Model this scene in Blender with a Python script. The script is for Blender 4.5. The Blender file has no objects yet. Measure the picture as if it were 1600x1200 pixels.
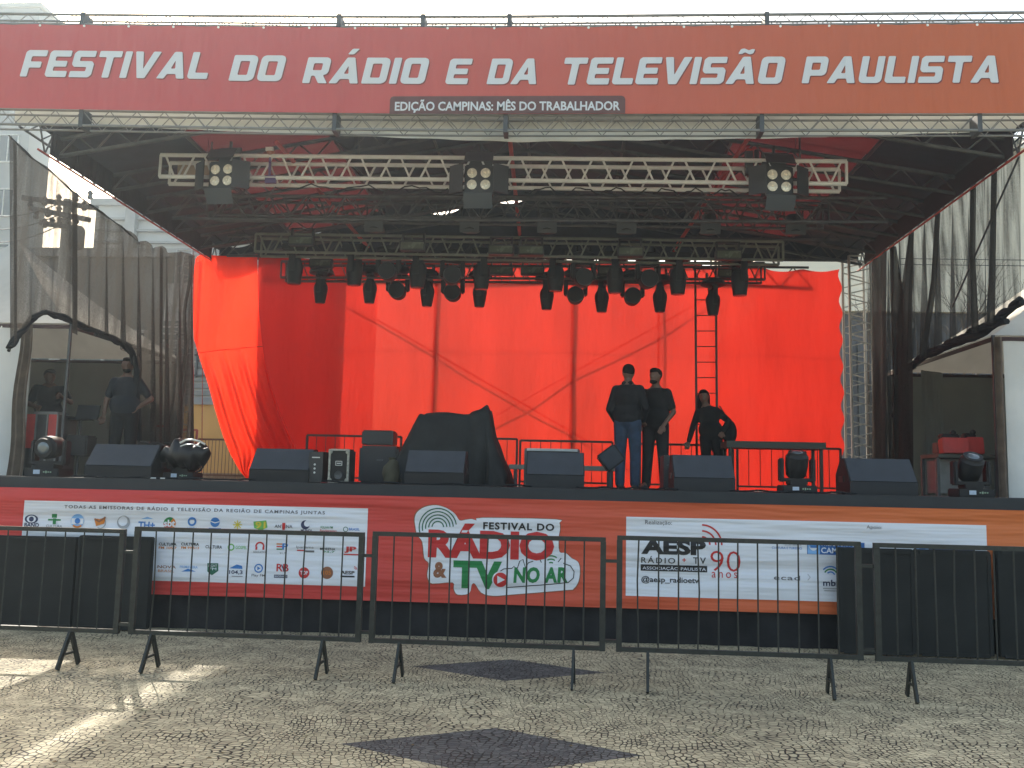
import bpy, bmesh, math, random
from mathutils import Vector, Matrix, Euler
random.seed(7)
R = math.radians
S = bpy.context.scene
C = S.collection

# ------------------------------------------------------------------ camera
F = 1400.0
CAM = Vector((0, 0, 1.6))
YAW, PITCH, ROLL = R(3.3), math.atan(157 / F), 0.022
ROT = Matrix.Rotation(YAW, 3, 'Z') @ Matrix.Rotation(math.pi / 2 + PITCH, 3, 'X') @ Matrix.Rotation(ROLL, 3, 'Z')
cd = bpy.data.cameras.new('camera')
cam = bpy.data.objects.new('camera', cd)
C.objects.link(cam)
cam.matrix_world = Matrix.Translation(CAM) @ ROT.to_4x4()
cd.sensor_width = 36
cd.lens = 36 * F / 1600
cd.clip_end = 3000
S.camera = cam
S.render.resolution_x, S.render.resolution_y = 1024, 768

# ------------------------------------------------------------------ light
SUN = Vector((-.38, .69, .61)).normalized()
EL = math.asin(SUN.z)
AZ = math.atan2(SUN.x, SUN.y)
w = bpy.data.worlds.new('World'); S.world = w; w.use_nodes = True
nt = w.node_tree
bg = nt.nodes['Background']
sky = nt.nodes.new('ShaderNodeTexSky')
sky.sky_type = 'NISHITA'; sky.sun_disc = False
sky.sun_elevation = EL; sky.sun_rotation = AZ
sky.air_density = 1.0; sky.dust_density = 3.0; sky.ozone_density = 1.0
tint = nt.nodes.new('ShaderNodeVectorMath'); tint.operation = 'MULTIPLY'; tint.inputs[1].default_value = (1.12, 1.0, .80)
nt.links.new(sky.outputs[0], tint.inputs[0]); nt.links.new(tint.outputs[0], bg.inputs[0])
bg.inputs[1].default_value = 0.15
ld = bpy.data.lights.new('sun', 'SUN'); lo = bpy.data.objects.new('sun', ld); C.objects.link(lo)
ld.energy = 2.2; ld.angle = R(.6); ld.color = (1, .94, .84)
lo.rotation_euler = SUN.to_track_quat('Z', 'Y').to_euler()
S.view_settings.view_transform = 'Standard'; S.view_settings.look = 'None'
S.view_settings.gamma = 1; S.view_settings.use_curve_mapping = False
S.view_settings.exposure = 1.6
S.cycles.transparent_max_bounces = 24
S.cycles.max_bounces = 10

# ------------------------------------------------------------------ helpers
def ray(px, py):
    return ROT @ Vector(((px - 800) / F, -(py - 600) / F, -1))
def at(px, py, Y):
    d = ray(px, py); return CAM + d * (Y / d.y)
def atX(px, py, X):
    d = ray(px, py); return CAM + d * (X / d.x)
def gnd(px, py, z=0):
    d = ray(px, py); return CAM + d * ((z - CAM.z) / d.z)
def lerp(a, b, t): return a + (b - a) * t
def interp(pts, x):
    if x <= pts[0][0]: return pts[0][1]
    for (a, b), (c, d) in zip(pts, pts[1:]):
        if x <= c: return b + (d - b) * (x - a) / (c - a) if c > a else d
    return pts[-1][1]

ORD = ['first', 'second', 'third', 'fourth', 'fifth', 'sixth', 'seventh', 'eighth', 'ninth', 'tenth', 'eleventh', 'twelfth']

def tag(o, label=None, cat=None, group=None, kind=None):
    if label: o['label'] = label
    if cat: o['category'] = cat
    if group: o['group'] = group
    if kind: o['kind'] = kind
    return o

class MB:
    def __init__(s): s.v = []; s.f = []; s.mi = []; s.mats = []; s.cur = 0
    def use(s, m):
        if m not in s.mats: s.mats.append(m)
        s.cur = s.mats.index(m); return s
    def add(s, vs, fs):
        b = len(s.v); s.v += [Vector(x) for x in vs]
        for f in fs: s.f.append([b + i for i in f]); s.mi.append(s.cur)
        return s
    def box(s, c, d, rot=None):
        c = Vector(c); vs = []
        for x in (-.5, .5):
            for y in (-.5, .5):
                for z in (-.5, .5):
                    p = Vector((x * d[0], y * d[1], z * d[2]))
                    if rot is not None: p = rot @ p
                    vs.append(c + p)
        return s.add(vs, [(0, 1, 3, 2), (4, 6, 7, 5), (0, 4, 5, 1), (2, 3, 7, 6), (0, 2, 6, 4), (1, 5, 7, 3)])
    def bbox(s, c, d, r=.01, rot=None):          # bevelled box
        bm = bmesh.new(); bmesh.ops.create_cube(bm, size=1)
        for v in bm.verts: v.co = Vector((v.co.x * d[0], v.co.y * d[1], v.co.z * d[2]))
        bmesh.ops.bevel(bm, geom=bm.edges[:], offset=r, segments=2, affect='EDGES')
        c = Vector(c)
        vs = [c + (rot @ v.co if rot is not None else v.co) for v in bm.verts]
        bm.verts.index_update()
        fs = [[v.index for v in f.verts] for f in bm.faces]; bm.free()
        return s.add(vs, fs)
    def bar(s, a, b, w, h, up=(0, 0, 1)):
        a, b = Vector(a), Vector(b); d = (b - a); L = d.length; d.normalize()
        u = Vector(up)
        if abs(d.dot(u)) > .98: u = Vector((0, 1, 0))
        x = d.cross(u).normalized(); z = x.cross(d)
        M = Matrix((x, d, z)).transposed()
        return s.box((a + b) / 2, (w, L, h), M)
    def tube(s, a, b, r, n=8, r2=None):
        if r2 is None: r2 = r
        a, b = Vector(a), Vector(b); d = (b - a).normalized()
        u = Vector((0, 0, 1)) if abs(d.z) < .95 else Vector((0, 1, 0))
        x = d.cross(u).normalized(); y = d.cross(x)
        vs = []
        for p, rr in ((a, r), (b, r2)):
            for i in range(n):
                t = 2 * math.pi * i / n; vs.append(p + (x * math.cos(t) + y * math.sin(t)) * rr)
        fs = [(i, (i + 1) % n, n + (i + 1) % n, n + i) for i in range(n)]
        fs += [tuple(range(n))[::-1], tuple(range(n, 2 * n))]
        return s.add(vs, fs)
    def path(s, pts, r, n=8):
        pts = [Vector(p) for p in pts]; rings = []; vs = []; fs = []
        for i, p in enumerate(pts):
            d = (pts[min(i + 1, len(pts) - 1)] - pts[max(i - 1, 0)]).normalized()
            u = Vector((0, 0, 1)) if abs(d.z) < .9 else Vector((0, 1, 0))
            x = d.cross(u).normalized(); y = d.cross(x)
            rr = r[i] if isinstance(r, (list, tuple)) else r
            for k in range(n):
                t = 2 * math.pi * k / n; vs.append(p + (x * math.cos(t) + y * math.sin(t)) * rr)
        for i in range(len(pts) - 1):
            for k in range(n):
                fs.append((i * n + k, i * n + (k + 1) % n, (i + 1) * n + (k + 1) % n, (i + 1) * n + k))
        fs += [tuple(range(n))[::-1], tuple(range((len(pts) - 1) * n, len(pts) * n))]
        return s.add(vs, fs)
    def lathe(s, c, prof, ax='Z', n=20):           # prof: (r, h) pairs
        c = Vector(c); vs = []; fs = []
        A = {'Z': Matrix.Identity(3), 'Y': Matrix.Rotation(math.pi / 2, 3, 'X'), 'X': Matrix.Rotation(math.pi / 2, 3, 'Y')}[ax] if isinstance(ax, str) else ax
        for r, h in prof:
            for k in range(n):
                t = 2 * math.pi * k / n; vs.append(c + A @ Vector((r * math.cos(t), r * math.sin(t), h)))
        m = len(prof)
        for i in range(m - 1):
            for k in range(n): fs.append((i * n + k, i * n + (k + 1) % n, (i + 1) * n + (k + 1) % n, (i + 1) * n + k))
        fs += [tuple(range(n))[::-1], tuple(range((m - 1) * n, m * n))]
        return s.add(vs, fs)
    def ball(s, c, r, n=14, m=9):
        c = Vector(c); r = Vector((r, r, r)) if not hasattr(r, '__len__') else Vector(r)
        vs = [c + Vector((0, 0, -r.z))]; fs = []
        for i in range(1, m):
            p = -math.pi / 2 + math.pi * i / m
            for k in range(n):
                t = 2 * math.pi * k / n
                vs.append(c + Vector((r.x * math.cos(p) * math.cos(t), r.y * math.cos(p) * math.sin(t), r.z * math.sin(p))))
        vs.append(c + Vector((0, 0, r.z)))
        for k in range(n):
            fs.append((0, 1 + (k + 1) % n, 1 + k))
            fs.append((len(vs) - 1, 1 + (m - 2) * n + k, 1 + (m - 2) * n + (k + 1) % n))
        for i in range(m - 2):
            for k in range(n):
                fs.append((1 + i * n + k, 1 + i * n + (k + 1) % n, 1 + (i + 1) * n + (k + 1) % n, 1 + (i + 1) * n + k))
        return s.add(vs, fs)
    def grid(s, fn, nu, nv):
        vs = [fn(i / nu, j / nv) for j in range(nv + 1) for i in range(nu + 1)]
        fs = [(j * (nu + 1) + i, j * (nu + 1) + i + 1, (j + 1) * (nu + 1) + i + 1, (j + 1) * (nu + 1) + i) for j in range(nv) for i in range(nu)]
        return s.add(vs, fs)
    def prism(s, pts, ext):                         # polygon pts extruded by vector
        pts = [Vector(p) for p in pts]; e = Vector(ext); n = len(pts)
        vs = pts + [p + e for p in pts]
        fs = [tuple(range(n)), tuple(range(2 * n - 1, n - 1, -1))] + [(i, n + i, n + (i + 1) % n, (i + 1) % n) for i in range(n)]
        return s.add(vs, fs)
    def build(s, name, mat=None, parent=None, off=None, smooth=True, ang=40):
        me = bpy.data.meshes.new(name)
        o = Vector(off) if off is not None else Vector((0, 0, 0))
        me.from_pydata([tuple(v - o) for v in s.v], [], s.f)
        if s.mats:
            for m in s.mats: me.materials.append(m)
            me.polygons.foreach_set('material_index', s.mi)
        else: me.materials.append(mat)
        bm = bmesh.new(); bm.from_mesh(me); bmesh.ops.recalc_face_normals(bm, faces=bm.faces[:]) if not getattr(s, 'flat', 0) else None
        bm.to_mesh(me); bm.free()
        if smooth:
            me.polygons.foreach_set('use_smooth', [True] * len(me.polygons)); me.set_sharp_from_angle(angle=R(ang))
        ob = bpy.data.objects.new(name, me); C.objects.link(ob)
        if parent is not None: ob.parent = parent
        elif off is not None: ob.location = o
        return ob

class Thing:
    def __init__(s, name, label, cat, loc=(0, 0, 0), rz=0, group=None, kind=None):
        s.o = bpy.data.objects.new(name, None); C.objects.link(s.o); s.o.empty_display_size = .2
        s.o.location = loc; s.o.rotation_euler = (0, 0, rz); s.loc = Vector(loc)
        tag(s.o, label, cat, group, kind)
    def part(s, name, mb, mat=None, world=False, parent=None, **k):   # world=True: vertices given in world space (rz must be 0)
        return mb.build(name, mat, parent or s.o, off=s.loc if world else None, **k)

def kids(o): return [c for c in bpy.data.objects if c.parent == o]
def dup(o, loc, rz=None, label=None, parent=None, tree=None):
    c = o.copy(); C.objects.link(c)
    if parent is not None: c.parent = parent
    else:
        c.location = loc
        if rz is not None: c.rotation_euler = (c.rotation_euler[0], c.rotation_euler[1], rz)
        if label: c['label'] = label
    for k in kids(o): 
        if k is not c: dup(k, None, parent=c)
    return c

# ------------------------------------------------------------------ materials
MC = {}
def mat(name, col, rough=.6, metal=0, var=.12, scale=6, bump=.0, bscale=60, spec=.5):
    if name in MC: return MC[name]
    m = bpy.data.materials.new(name); m.use_nodes = True; n = m.node_tree.nodes; l = m.node_tree.links
    b = n['Principled BSDF']; b.inputs['Roughness'].default_value = rough; b.inputs['Metallic'].default_value = metal
    b.inputs['Specular IOR Level'].default_value = spec
    tc = n.new('ShaderNodeTexCoord'); no = n.new('ShaderNodeTexNoise'); no.inputs['Scale'].default_value = scale; no.inputs['Detail'].default_value = 6
    l.new(tc.outputs['Object'], no.inputs['Vector'])
    mr = n.new('ShaderNodeMapRange'); mr.inputs[1].default_value = .3; mr.inputs[2].default_value = .7
    mr.inputs[3].default_value = 1 - var; mr.inputs[4].default_value = 1 + var
    l.new(no.outputs[0], mr.inputs[0])
    mx = n.new('ShaderNodeVectorMath'); mx.operation = 'SCALE'; mx.inputs[0].default_value = col[:3]
    l.new(mr.outputs[0], mx.inputs['Scale']); l.new(mx.outputs[0], b.inputs['Base Color'])
    mr2 = n.new('ShaderNodeMapRange'); mr2.inputs[3].default_value = max(0, rough - .12); mr2.inputs[4].default_value = min(1, rough + .12)
    l.new(no.outputs[0], mr2.inputs[0]); l.new(mr2.outputs[0], b.inputs['Roughness'])
    if bump:
        n2 = n.new('ShaderNodeTexNoise'); n2.inputs['Scale'].default_value = bscale; n2.inputs['Detail'].default_value = 5
        l.new(tc.outputs['Object'], n2.inputs['Vector'])
        bp = n.new('ShaderNodeBump'); bp.inputs['Strength'].default_value = bump; bp.inputs['Distance'].default_value = .01
        l.new(n2.outputs[0], bp.inputs['Height']); l.new(bp.outputs[0], b.inputs['Normal'])
    MC[name] = m; return m

def wrinkle(n, l, b, kind):
    g = n.new('ShaderNodeNewGeometry'); mp = n.new('ShaderNodeMapping'); no = n.new('ShaderNodeTexNoise')
    if kind == 'low':
        mp.inputs['Scale'].default_value = (.3, 1, 3.4); no.inputs['Scale'].default_value = 1.25; st, ds = .9, .15
    else:
        mp.inputs['Rotation'].default_value = (0, R(28), 0); mp.inputs['Scale'].default_value = (1.5, 1, .4); no.inputs['Scale'].default_value = 1.6; st, ds = 1, .14
    no.inputs['Detail'].default_value = 3; no.inputs['Roughness'].default_value = .45
    l.new(g.outputs['Position'], mp.inputs['Vector']); l.new(mp.outputs[0], no.inputs['Vector'])
    bp = n.new('ShaderNodeBump'); bp.inputs['Strength'].default_value = st; bp.inputs['Distance'].default_value = ds
    l.new(no.outputs[0], bp.inputs['Height']); l.new(bp.outputs[0], b.inputs['Normal'])
def pm(col, kind='low', col2=None, x0=0, x1=1):      # printed vinyl
    key = ('pm', tuple(col), kind, col2)
    if key in MC: return MC[key]
    m = bpy.data.materials.new('printed_vinyl'); m.use_nodes = True; n = m.node_tree.nodes; l = m.node_tree.links
    b = n['Principled BSDF']; b.inputs['Base Color'].default_value = (*col, 1); b.inputs['Roughness'].default_value = .62
    b.inputs['Specular IOR Level'].default_value = .35
    if col2:
        g = n.new('ShaderNodeNewGeometry'); sp = n.new('ShaderNodeSeparateXYZ'); l.new(g.outputs['Position'], sp.inputs[0])
        mr = n.new('ShaderNodeMapRange'); mr.inputs[1].default_value = x0; mr.inputs[2].default_value = x1; mr.interpolation_type = 'SMOOTHSTEP'
        l.new(sp.outputs[0], mr.inputs[0])
        mx = n.new('ShaderNodeMix'); mx.data_type = 'RGBA'; mx.inputs[6].default_value = (*col, 1); mx.inputs[7].default_value = (*col2, 1)
        l.new(mr.outputs[0], mx.inputs[0]); l.new(mx.outputs[2], b.inputs['Base Color'])
    wrinkle(n, l, b, kind)
    MC[key] = m; return m

def cloth_mat(name, col, transp=.1, refl=.25, wave=0, seed=0, holes=None):
    m = bpy.data.materials.new(name); m.use_nodes = True; n = m.node_tree.nodes; l = m.node_tree.links
    n.remove(n['Principled BSDF']); out = n['Material Output']
    g = n.new('ShaderNodeNewGeometry')
    mp = n.new('ShaderNodeMapping'); mp.inputs['Scale'].default_value = (1.2, 1, .25); mp.inputs['Location'].default_value = (seed, 0, 0)
    no = n.new('ShaderNodeTexNoise'); no.inputs['Scale'].default_value = 2.2; no.inputs['Detail'].default_value = 6
    l.new(g.outputs['Position'], mp.inputs[0]); l.new(mp.outputs[0], no.inputs['Vector'])
    mr = n.new('ShaderNodeMapRange'); mr.inputs[1].default_value = .3; mr.inputs[2].default_value = .7; mr.inputs[3].default_value = .9; mr.inputs[4].default_value = 1.08
    l.new(no.outputs[0], mr.inputs[0])
    sc = n.new('ShaderNodeVectorMath'); sc.operation = 'SCALE'; sc.inputs[0].default_value = col; l.new(mr.outputs[0], sc.inputs['Scale'])
    tr = n.new('ShaderNodeBsdfTranslucent'); df = n.new('ShaderNodeBsdfDiffuse'); tp = n.new('ShaderNodeBsdfTransparent')
    tp.inputs[0].default_value = (1, .35, .3, 1) if col[0] > col[1] * 3 else (1, 1, 1, 1)
    l.new(sc.outputs[0], tr.inputs[0]); l.new(sc.outputs[0], df.inputs[0])
    if col[0] > col[1] * 3:
        mp2 = n.new('ShaderNodeMapping'); mp2.inputs['Scale'].default_value = (1.1, 1, .3); mp2.inputs['Rotation'].default_value = (0, R(6), 0); n3 = n.new('ShaderNodeTexNoise'); n3.inputs['Scale'].default_value = 1.6; n3.inputs['Detail'].default_value = 4
        l.new(g.outputs['Position'], mp2.inputs[0]); l.new(mp2.outputs[0], n3.inputs['Vector'])
        bp = n.new('ShaderNodeBump'); bp.inputs['Strength'].default_value = 1; bp.inputs['Distance'].default_value = .09; l.new(n3.outputs[0], bp.inputs['Height']); l.new(bp.outputs[0], tr.inputs['Normal'])
    m1 = n.new('ShaderNodeMixShader'); m1.inputs[0].default_value = refl; l.new(tr.outputs[0], m1.inputs[1]); l.new(df.outputs[0], m1.inputs[2])
    m2 = n.new('ShaderNodeMixShader'); m2.inputs[0].default_value = transp; l.new(m1.outputs[0], m2.inputs[1]); l.new(tp.outputs[0], m2.inputs[2])
    l.new(m2.outputs[0], out.inputs[0]); return m

def net_mat(name, dens=.62, amp=.22, sc=9):
    m = bpy.data.materials.new(name); m.use_nodes = True; n = m.node_tree.nodes; l = m.node_tree.links
    n.remove(n['Principled BSDF']); out = n['Material Output']
    g = n.new('ShaderNodeNewGeometry'); mp = n.new('ShaderNodeMapping'); mp.inputs['Scale'].default_value = (1, 1, .09)
    no = n.new('ShaderNodeTexNoise'); no.inputs['Scale'].default_value = sc; no.inputs['Detail'].default_value = 5; no.inputs['Distortion'].default_value = .25
    l.new(g.outputs['Position'], mp.inputs[0]); l.new(mp.outputs[0], no.inputs['Vector'])
    mr = n.new('ShaderNodeMapRange'); mr.inputs[1].default_value = .35; mr.inputs[2].default_value = .68
    mr.inputs[3].default_value = dens - amp * .6; mr.inputs[4].default_value = min(.97, dens + amp); l.new(no.outputs[0], mr.inputs[0])
    n2 = n.new('ShaderNodeTexNoise'); n2.inputs['Scale'].default_value = 160; n2.inputs['Detail'].default_value = 1; l.new(g.outputs['Position'], n2.inputs['Vector'])
    m3 = n.new('ShaderNodeMapRange'); m3.inputs[1].default_value = .35; m3.inputs[2].default_value = .65; m3.inputs[3].default_value = -.13; m3.inputs[4].default_value = .13; l.new(n2.outputs[0], m3.inputs[0])
    ad = n.new('ShaderNodeMath'); ad.use_clamp = True; l.new(mr.outputs[0], ad.inputs[0]); l.new(m3.outputs[0], ad.inputs[1])
    tp = n.new('ShaderNodeBsdfTransparent'); df = n.new('ShaderNodeBsdfDiffuse'); df.inputs[0].default_value = (.036, .033, .03, 1)
    tr = n.new('ShaderNodeBsdfTranslucent'); tr.inputs[0].default_value = (.03, .027, .024, 1)
    a = n.new('ShaderNodeAddShader'); l.new(df.outputs[0], a.inputs[0]); l.new(tr.outputs[0], a.inputs[1])
    mx = n.new('ShaderNodeMixShader'); l.new(ad.outputs[0], mx.inputs[0]); l.new(tp.outputs[0], mx.inputs[1]); l.new(a.outputs[0], mx.inputs[2])
    l.new(mx.outputs[0], out.inputs[0]); return m

BLK = mat('black_paint', (.024, .025, .028), .5, bump=.1)
BLKP = mat('black_plastic', (.018, .019, .021), .6, spec=.3, bump=.05)
BLKC = mat('black_fabric', (.022, .023, .026), .95, var=.3, scale=3, bump=.5, bscale=18, spec=.1)
DECKM = mat('black_deck', (.03, .03, .033), .7, bump=.2)
GRIL = mat('grille_cloth', (.055, .062, .075), .85, bump=.35, bscale=220, spec=.3)
ALU = mat('aluminium', (.5, .535, .55), .5, .35, var=.1, scale=14, bump=.08)
ALUD = mat('weathered_aluminium', (.42, .43, .42), .5, .6, var=.2, scale=9, bump=.1)
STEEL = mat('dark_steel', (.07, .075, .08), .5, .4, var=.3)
GALV = mat('galvanised_steel', (.2, .21, .21), .5, .4, var=.2)
REDST = mat('red_oxide_steel', (.42, .06, .045), .6, 0, var=.25)
IRON = mat('black_iron', (.022, .026, .024), .5, .2, var=.35, scale=20, bump=.2)
WHT = mat('white_canvas', (.72, .72, .69), .8, var=.08, scale=2, bump=.25, bscale=7)
DIRTY = mat('grey_white_canvas', (.5, .5, .47), .85, var=.15, scale=1.5, bump=.3, bscale=6)
LENS = mat('lamp_lens', (.75, .72, .6), .25, .2, var=.15, scale=30)
LGLS = mat('lens_glass', (.16, .19, .21), .15, .4)
SCR = mat('display_panel', (.45, .55, .68), .3)
LABELW = mat('white_print', (.6, .62, .6), .6)
REDC = mat('red_case', (.45, .04, .035), .55, var=.2)
WOOD = mat('weathered_timber', (.13, .095, .07), .85, var=.3, bump=.4, bscale=30)
NET = net_mat('shade_net', .81, .13)
NETD = net_mat('gathered_shade_net', .93, .06, 14)

exec_order = True
# ================================================================== SETTING
def ground_material(dia):
    m = bpy.data.materials.new('stone_mosaic_paving'); m.use_nodes = True; n = m.node_tree.nodes; l = m.node_tree.links
    b = n['Principled BSDF']; b.inputs['Roughness'].default_value = .75; b.inputs['Specular IOR Level'].default_value = .4
    def nd(t, **k):
        x = n.new(t)
        for a, v in k.items(): setattr(x, a, v)
        return x
    def math_(op, a, b_=None, c=None):
        x = nd('ShaderNodeMath', operation=op)
        for i, v in enumerate((a, b_, c)):
            if v is None: continue
            if isinstance(v, (int, float)): x.inputs[i].default_value = v
            else: l.new(v, x.inputs[i])
        return x.outputs[0]
    g = nd('ShaderNodeNewGeometry')
    wn = nd('ShaderNodeTexNoise'); wn.inputs['Scale'].default_value = .9; wn.inputs['Detail'].default_value = 2
    l.new(g.outputs['Position'], wn.inputs['Vector'])
    sb = nd('ShaderNodeVectorMath', operation='SUBTRACT'); l.new(wn.outputs['Color'], sb.inputs[0]); sb.inputs[1].default_value = (.5, .5, .5)
    sc = nd('ShaderNodeVectorMath', operation='SCALE'); l.new(sb.outputs[0], sc.inputs[0]); sc.inputs['Scale'].default_value = .6
    ad = nd('ShaderNodeVectorMath', operation='ADD'); l.new(g.outputs['Position'], ad.inputs[0]); l.new(sc.outputs[0], ad.inputs[1])
    vo = nd('ShaderNodeTexVoronoi', voronoi_dimensions='2D', feature='DISTANCE_TO_EDGE'); vo.inputs['Scale'].default_value = 23; vo.inputs['Randomness'].default_value = .75
    vc = nd('ShaderNodeTexVoronoi', voronoi_dimensions='2D', feature='F1'); vc.inputs['Scale'].default_value = 23; vc.inputs['Randomness'].default_value = .75
    l.new(ad.outputs[0], vo.inputs['Vector']); l.new(ad.outputs[0], vc.inputs['Vector'])
    # joint width varies from place to place
    jn = nd('ShaderNodeTexNoise'); jn.inputs['Scale'].default_value = 4.5; jn.inputs['Detail'].default_value = 4; l.new(g.outputs['Position'], jn.inputs['Vector'])
    jw = nd('ShaderNodeMapRange'); jw.inputs[1].default_value = .38; jw.inputs[2].default_value = .66; jw.inputs[3].default_value = .035; jw.inputs[4].default_value = .165; l.new(jn.outputs[0], jw.inputs[0])
    jm = math_('DIVIDE', vo.outputs['Distance'], jw.outputs[0])
    jr = nd('ShaderNodeMapRange'); jr.inputs[1].default_value = .45; jr.inputs[2].default_value = 1.0; l.new(jm, jr.inputs[0])
    # stone colours
    cr = nd('ShaderNodeValToRGB'); cr.color_ramp.elements[0].color = (.38, .325, .215, 1); cr.color_ramp.elements[1].color = (.62, .535, .35, 1)
    e = cr.color_ramp.elements.new(.5); e.color = (.51, .44, .285, 1)
    spc = nd('ShaderNodeSeparateColor'); l.new(vc.outputs['Color'], spc.inputs[0]); l.new(spc.outputs[0], cr.inputs[0])
    dk = nd('ShaderNodeValToRGB'); dk.color_ramp.elements[0].color = (.07, .07, .072, 1); dk.color_ramp.elements[1].color = (.15, .145, .14, 1); l.new(spc.outputs[1], dk.inputs[0])
    sp = nd('ShaderNodeSeparateXYZ'); l.new(g.outputs['Position'], sp.inputs[0])
    mask = None
    for (cx, cy, a, c2) in dia:
        dx = math_('ABSOLUTE', math_('SUBTRACT', sp.outputs[0], cx)); dy = math_('ABSOLUTE', math_('SUBTRACT', sp.outputs[1], cy))
        q = math_('ADD', math_('DIVIDE', dx, a), math_('DIVIDE', dy, c2))
        t = math_('LESS_THAN', q, 1.0)
        mask = t if mask is None else math_('MAXIMUM', mask, t)
    mx = nd('ShaderNodeMix', data_type='RGBA'); l.new(mask, mx.inputs[0]); l.new(cr.outputs[0], mx.inputs[6]); l.new(dk.outputs[0], mx.inputs[7])
    # joints
    mj = nd('ShaderNodeMix', data_type='RGBA'); l.new(jr.outputs[0], mj.inputs[0]); mj.inputs[6].default_value = (.03, .024, .018, 1); l.new(mx.outputs[2], mj.inputs[7])
    # stains, moss
    st = nd('ShaderNodeTexNoise'); st.inputs['Scale'].default_value = .55; st.inputs['Detail'].default_value = 8; st.inputs['Roughness'].default_value = .65; l.new(g.outputs['Position'], st.inputs['Vector'])
    sr = nd('ShaderNodeMapRange'); sr.inputs[1].default_value = .35; sr.inputs[2].default_value = .65; sr.inputs[3].default_value = .72; sr.inputs[4].default_value = 1.1; l.new(st.outputs[0], sr.inputs[0])
    sv = nd('ShaderNodeVectorMath', operation='SCALE'); l.new(mj.outputs[2], sv.inputs[0]); l.new(sr.outputs[0], sv.inputs['Scale'])
    ms = nd('ShaderNodeTexNoise'); ms.inputs['Scale'].default_value = 2.3; ms.inputs['Detail'].default_value = 6; l.new(g.outputs['Position'], ms.inputs['Vector'])
    mm = nd('ShaderNodeMapRange'); mm.inputs[1].default_value = .68; mm.inputs[2].default_value = .76; mm.inputs[3].default_value = 0; mm.inputs[4].default_value = .75; l.new(ms.outputs[0], mm.inputs[0])
    mg = nd('ShaderNodeMix', data_type='RGBA'); l.new(mm.outputs[0], mg.inputs[0]); l.new(sv.outputs[0], mg.inputs[6]); mg.inputs[7].default_value = (.13, .14, .045, 1)
    l.new(mg.outputs[2], b.inputs['Base Color'])
    fn = nd('ShaderNodeTexNoise'); fn.inputs['Scale'].default_value = 70; l.new(g.outputs['Position'], fn.inputs['Vector'])
    hh = math_('ADD', math_('MULTIPLY', jr.outputs[0], 1.0), math_('ADD', math_('MULTIPLY', fn.outputs[0], .25), math_('MULTIPLY', spc.outputs[2], .55)))
    bp = nd('ShaderNodeBump'); bp.inputs['Strength'].default_value = .9; bp.inputs['Distance'].default_value = .012; l.new(hh, bp.inputs['Height']); l.new(bp.outputs[0], b.inputs['Normal'])
    return m
def dia(l, r, t, b):
    L, Rr, T, B = gnd(*l), gnd(*r), gnd(*t), gnd(*b)
    return ((L.x + Rr.x) / 2, (T.y + B.y) / 2, (Rr.x - L.x) / 2, (T.y - B.y) / 2)
DIA = [dia((640, 1046), (946, 1046), (792, 1030), (795, 1064)), dia((525, 1170), (1003, 1173), (770, 1137), (760, 1212))]
g = MB(); g.box((0, 0, -.1), (300, 300, .2)); o = g.build('ground', ground_material(DIA)); tag(o, kind='structure')

# ------------------------------------------------------------------ stage dimensions
Y0 = 9.6            # stage front
YR = 9.9            # roof front
XL, XR = -6.25, 5.08
XC = (XL + XR) / 2
ZD = 1.572          # deck
YB = 15.3           # backdrop
def sag(X):
    t = max(0, (XC - X) / 5.6); return .075 * t ** 1.5

# ------------------------------------------------------------------ buildings behind
def facade(name, label, cat, x0, x1, y, zt, depth, wall, wins=None, extras=None):
    t = Thing(name, label, cat, ((x0 + x1) / 2, y, 0))
    m = MB(); m.box(((x0 + x1) / 2, y + depth / 2, zt / 2), (x1 - x0, depth, zt)); t.part('wall', m, wall, True)
    m = MB(); m.box(((x0 + x1) / 2, y + depth / 2, zt + .12), (x1 - x0 + .3, depth + .3, .24)); t.part('roof', m, CONC, True)
    if wins:
        for (wx, wz, ww, wh) in wins:
            f = MB()
            for (dx, dz, sx, sz) in ((0, wh / 2, ww + .12, .08), (0, -wh / 2, ww + .12, .08), (-ww / 2, 0, .08, wh), (ww / 2, 0, .08, wh), (0, 0, .05, wh)):
                f.box((wx + dx, y - .02, wz + dz), (sx, .1, sz))
            fo = t.part('window', f, ALUD, True)
            p = MB(); p.box((wx, y - .008, wz), (ww - .09, .03, wh - .09)); p.build('pane', GLASSD, fo, off=t.loc)
    return t
CONC = mat('concrete', (.34, .34, .33), .85, var=.2, scale=.8, bump=.3, bscale=12)
GLASSD = mat('dark_window_glass', (.05, .065, .075), .12, .1)
CREAM = mat('cream_render', (.78, .74, .62), .85, var=.06, scale=.5, bump=.15, bscale=20)
GREYW = mat('pale_grey_cladding', (.5, .51, .5), .7, var=.1, scale=.7, bump=.1)
OCHRE = mat('ochre_render', (.62, .36, .12), .85, var=.1, scale=.8, bump=.2, bscale=15)
SHOP = mat('dark_shopfront_panel', (.06, .066, .08), .5, var=.25, scale=1.2)
TOWER = mat('tower_concrete', (.24, .26, .27), .8, var=.15, scale=.4)

def X_(px, Y, py=600): return at(px, py, Y).x
def Z_(py, Y, px=800): return at(px, py, Y).z
# tower block top left
Y = 45.0
x0, x1 = X_(-260, Y, 20), X_(62, Y, 20)
wins = []
for k in range(7):
    for zz in range(4, 26, 3): wins.append((x1 - 1.1 - k * 1.8, zz, 1.1, 1.5))
facade('tower_block', 'tall grey tower block with rows of windows rising at the upper left corner', 'building', x0, x1, Y, 27, 2, TOWER, wins)
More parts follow.
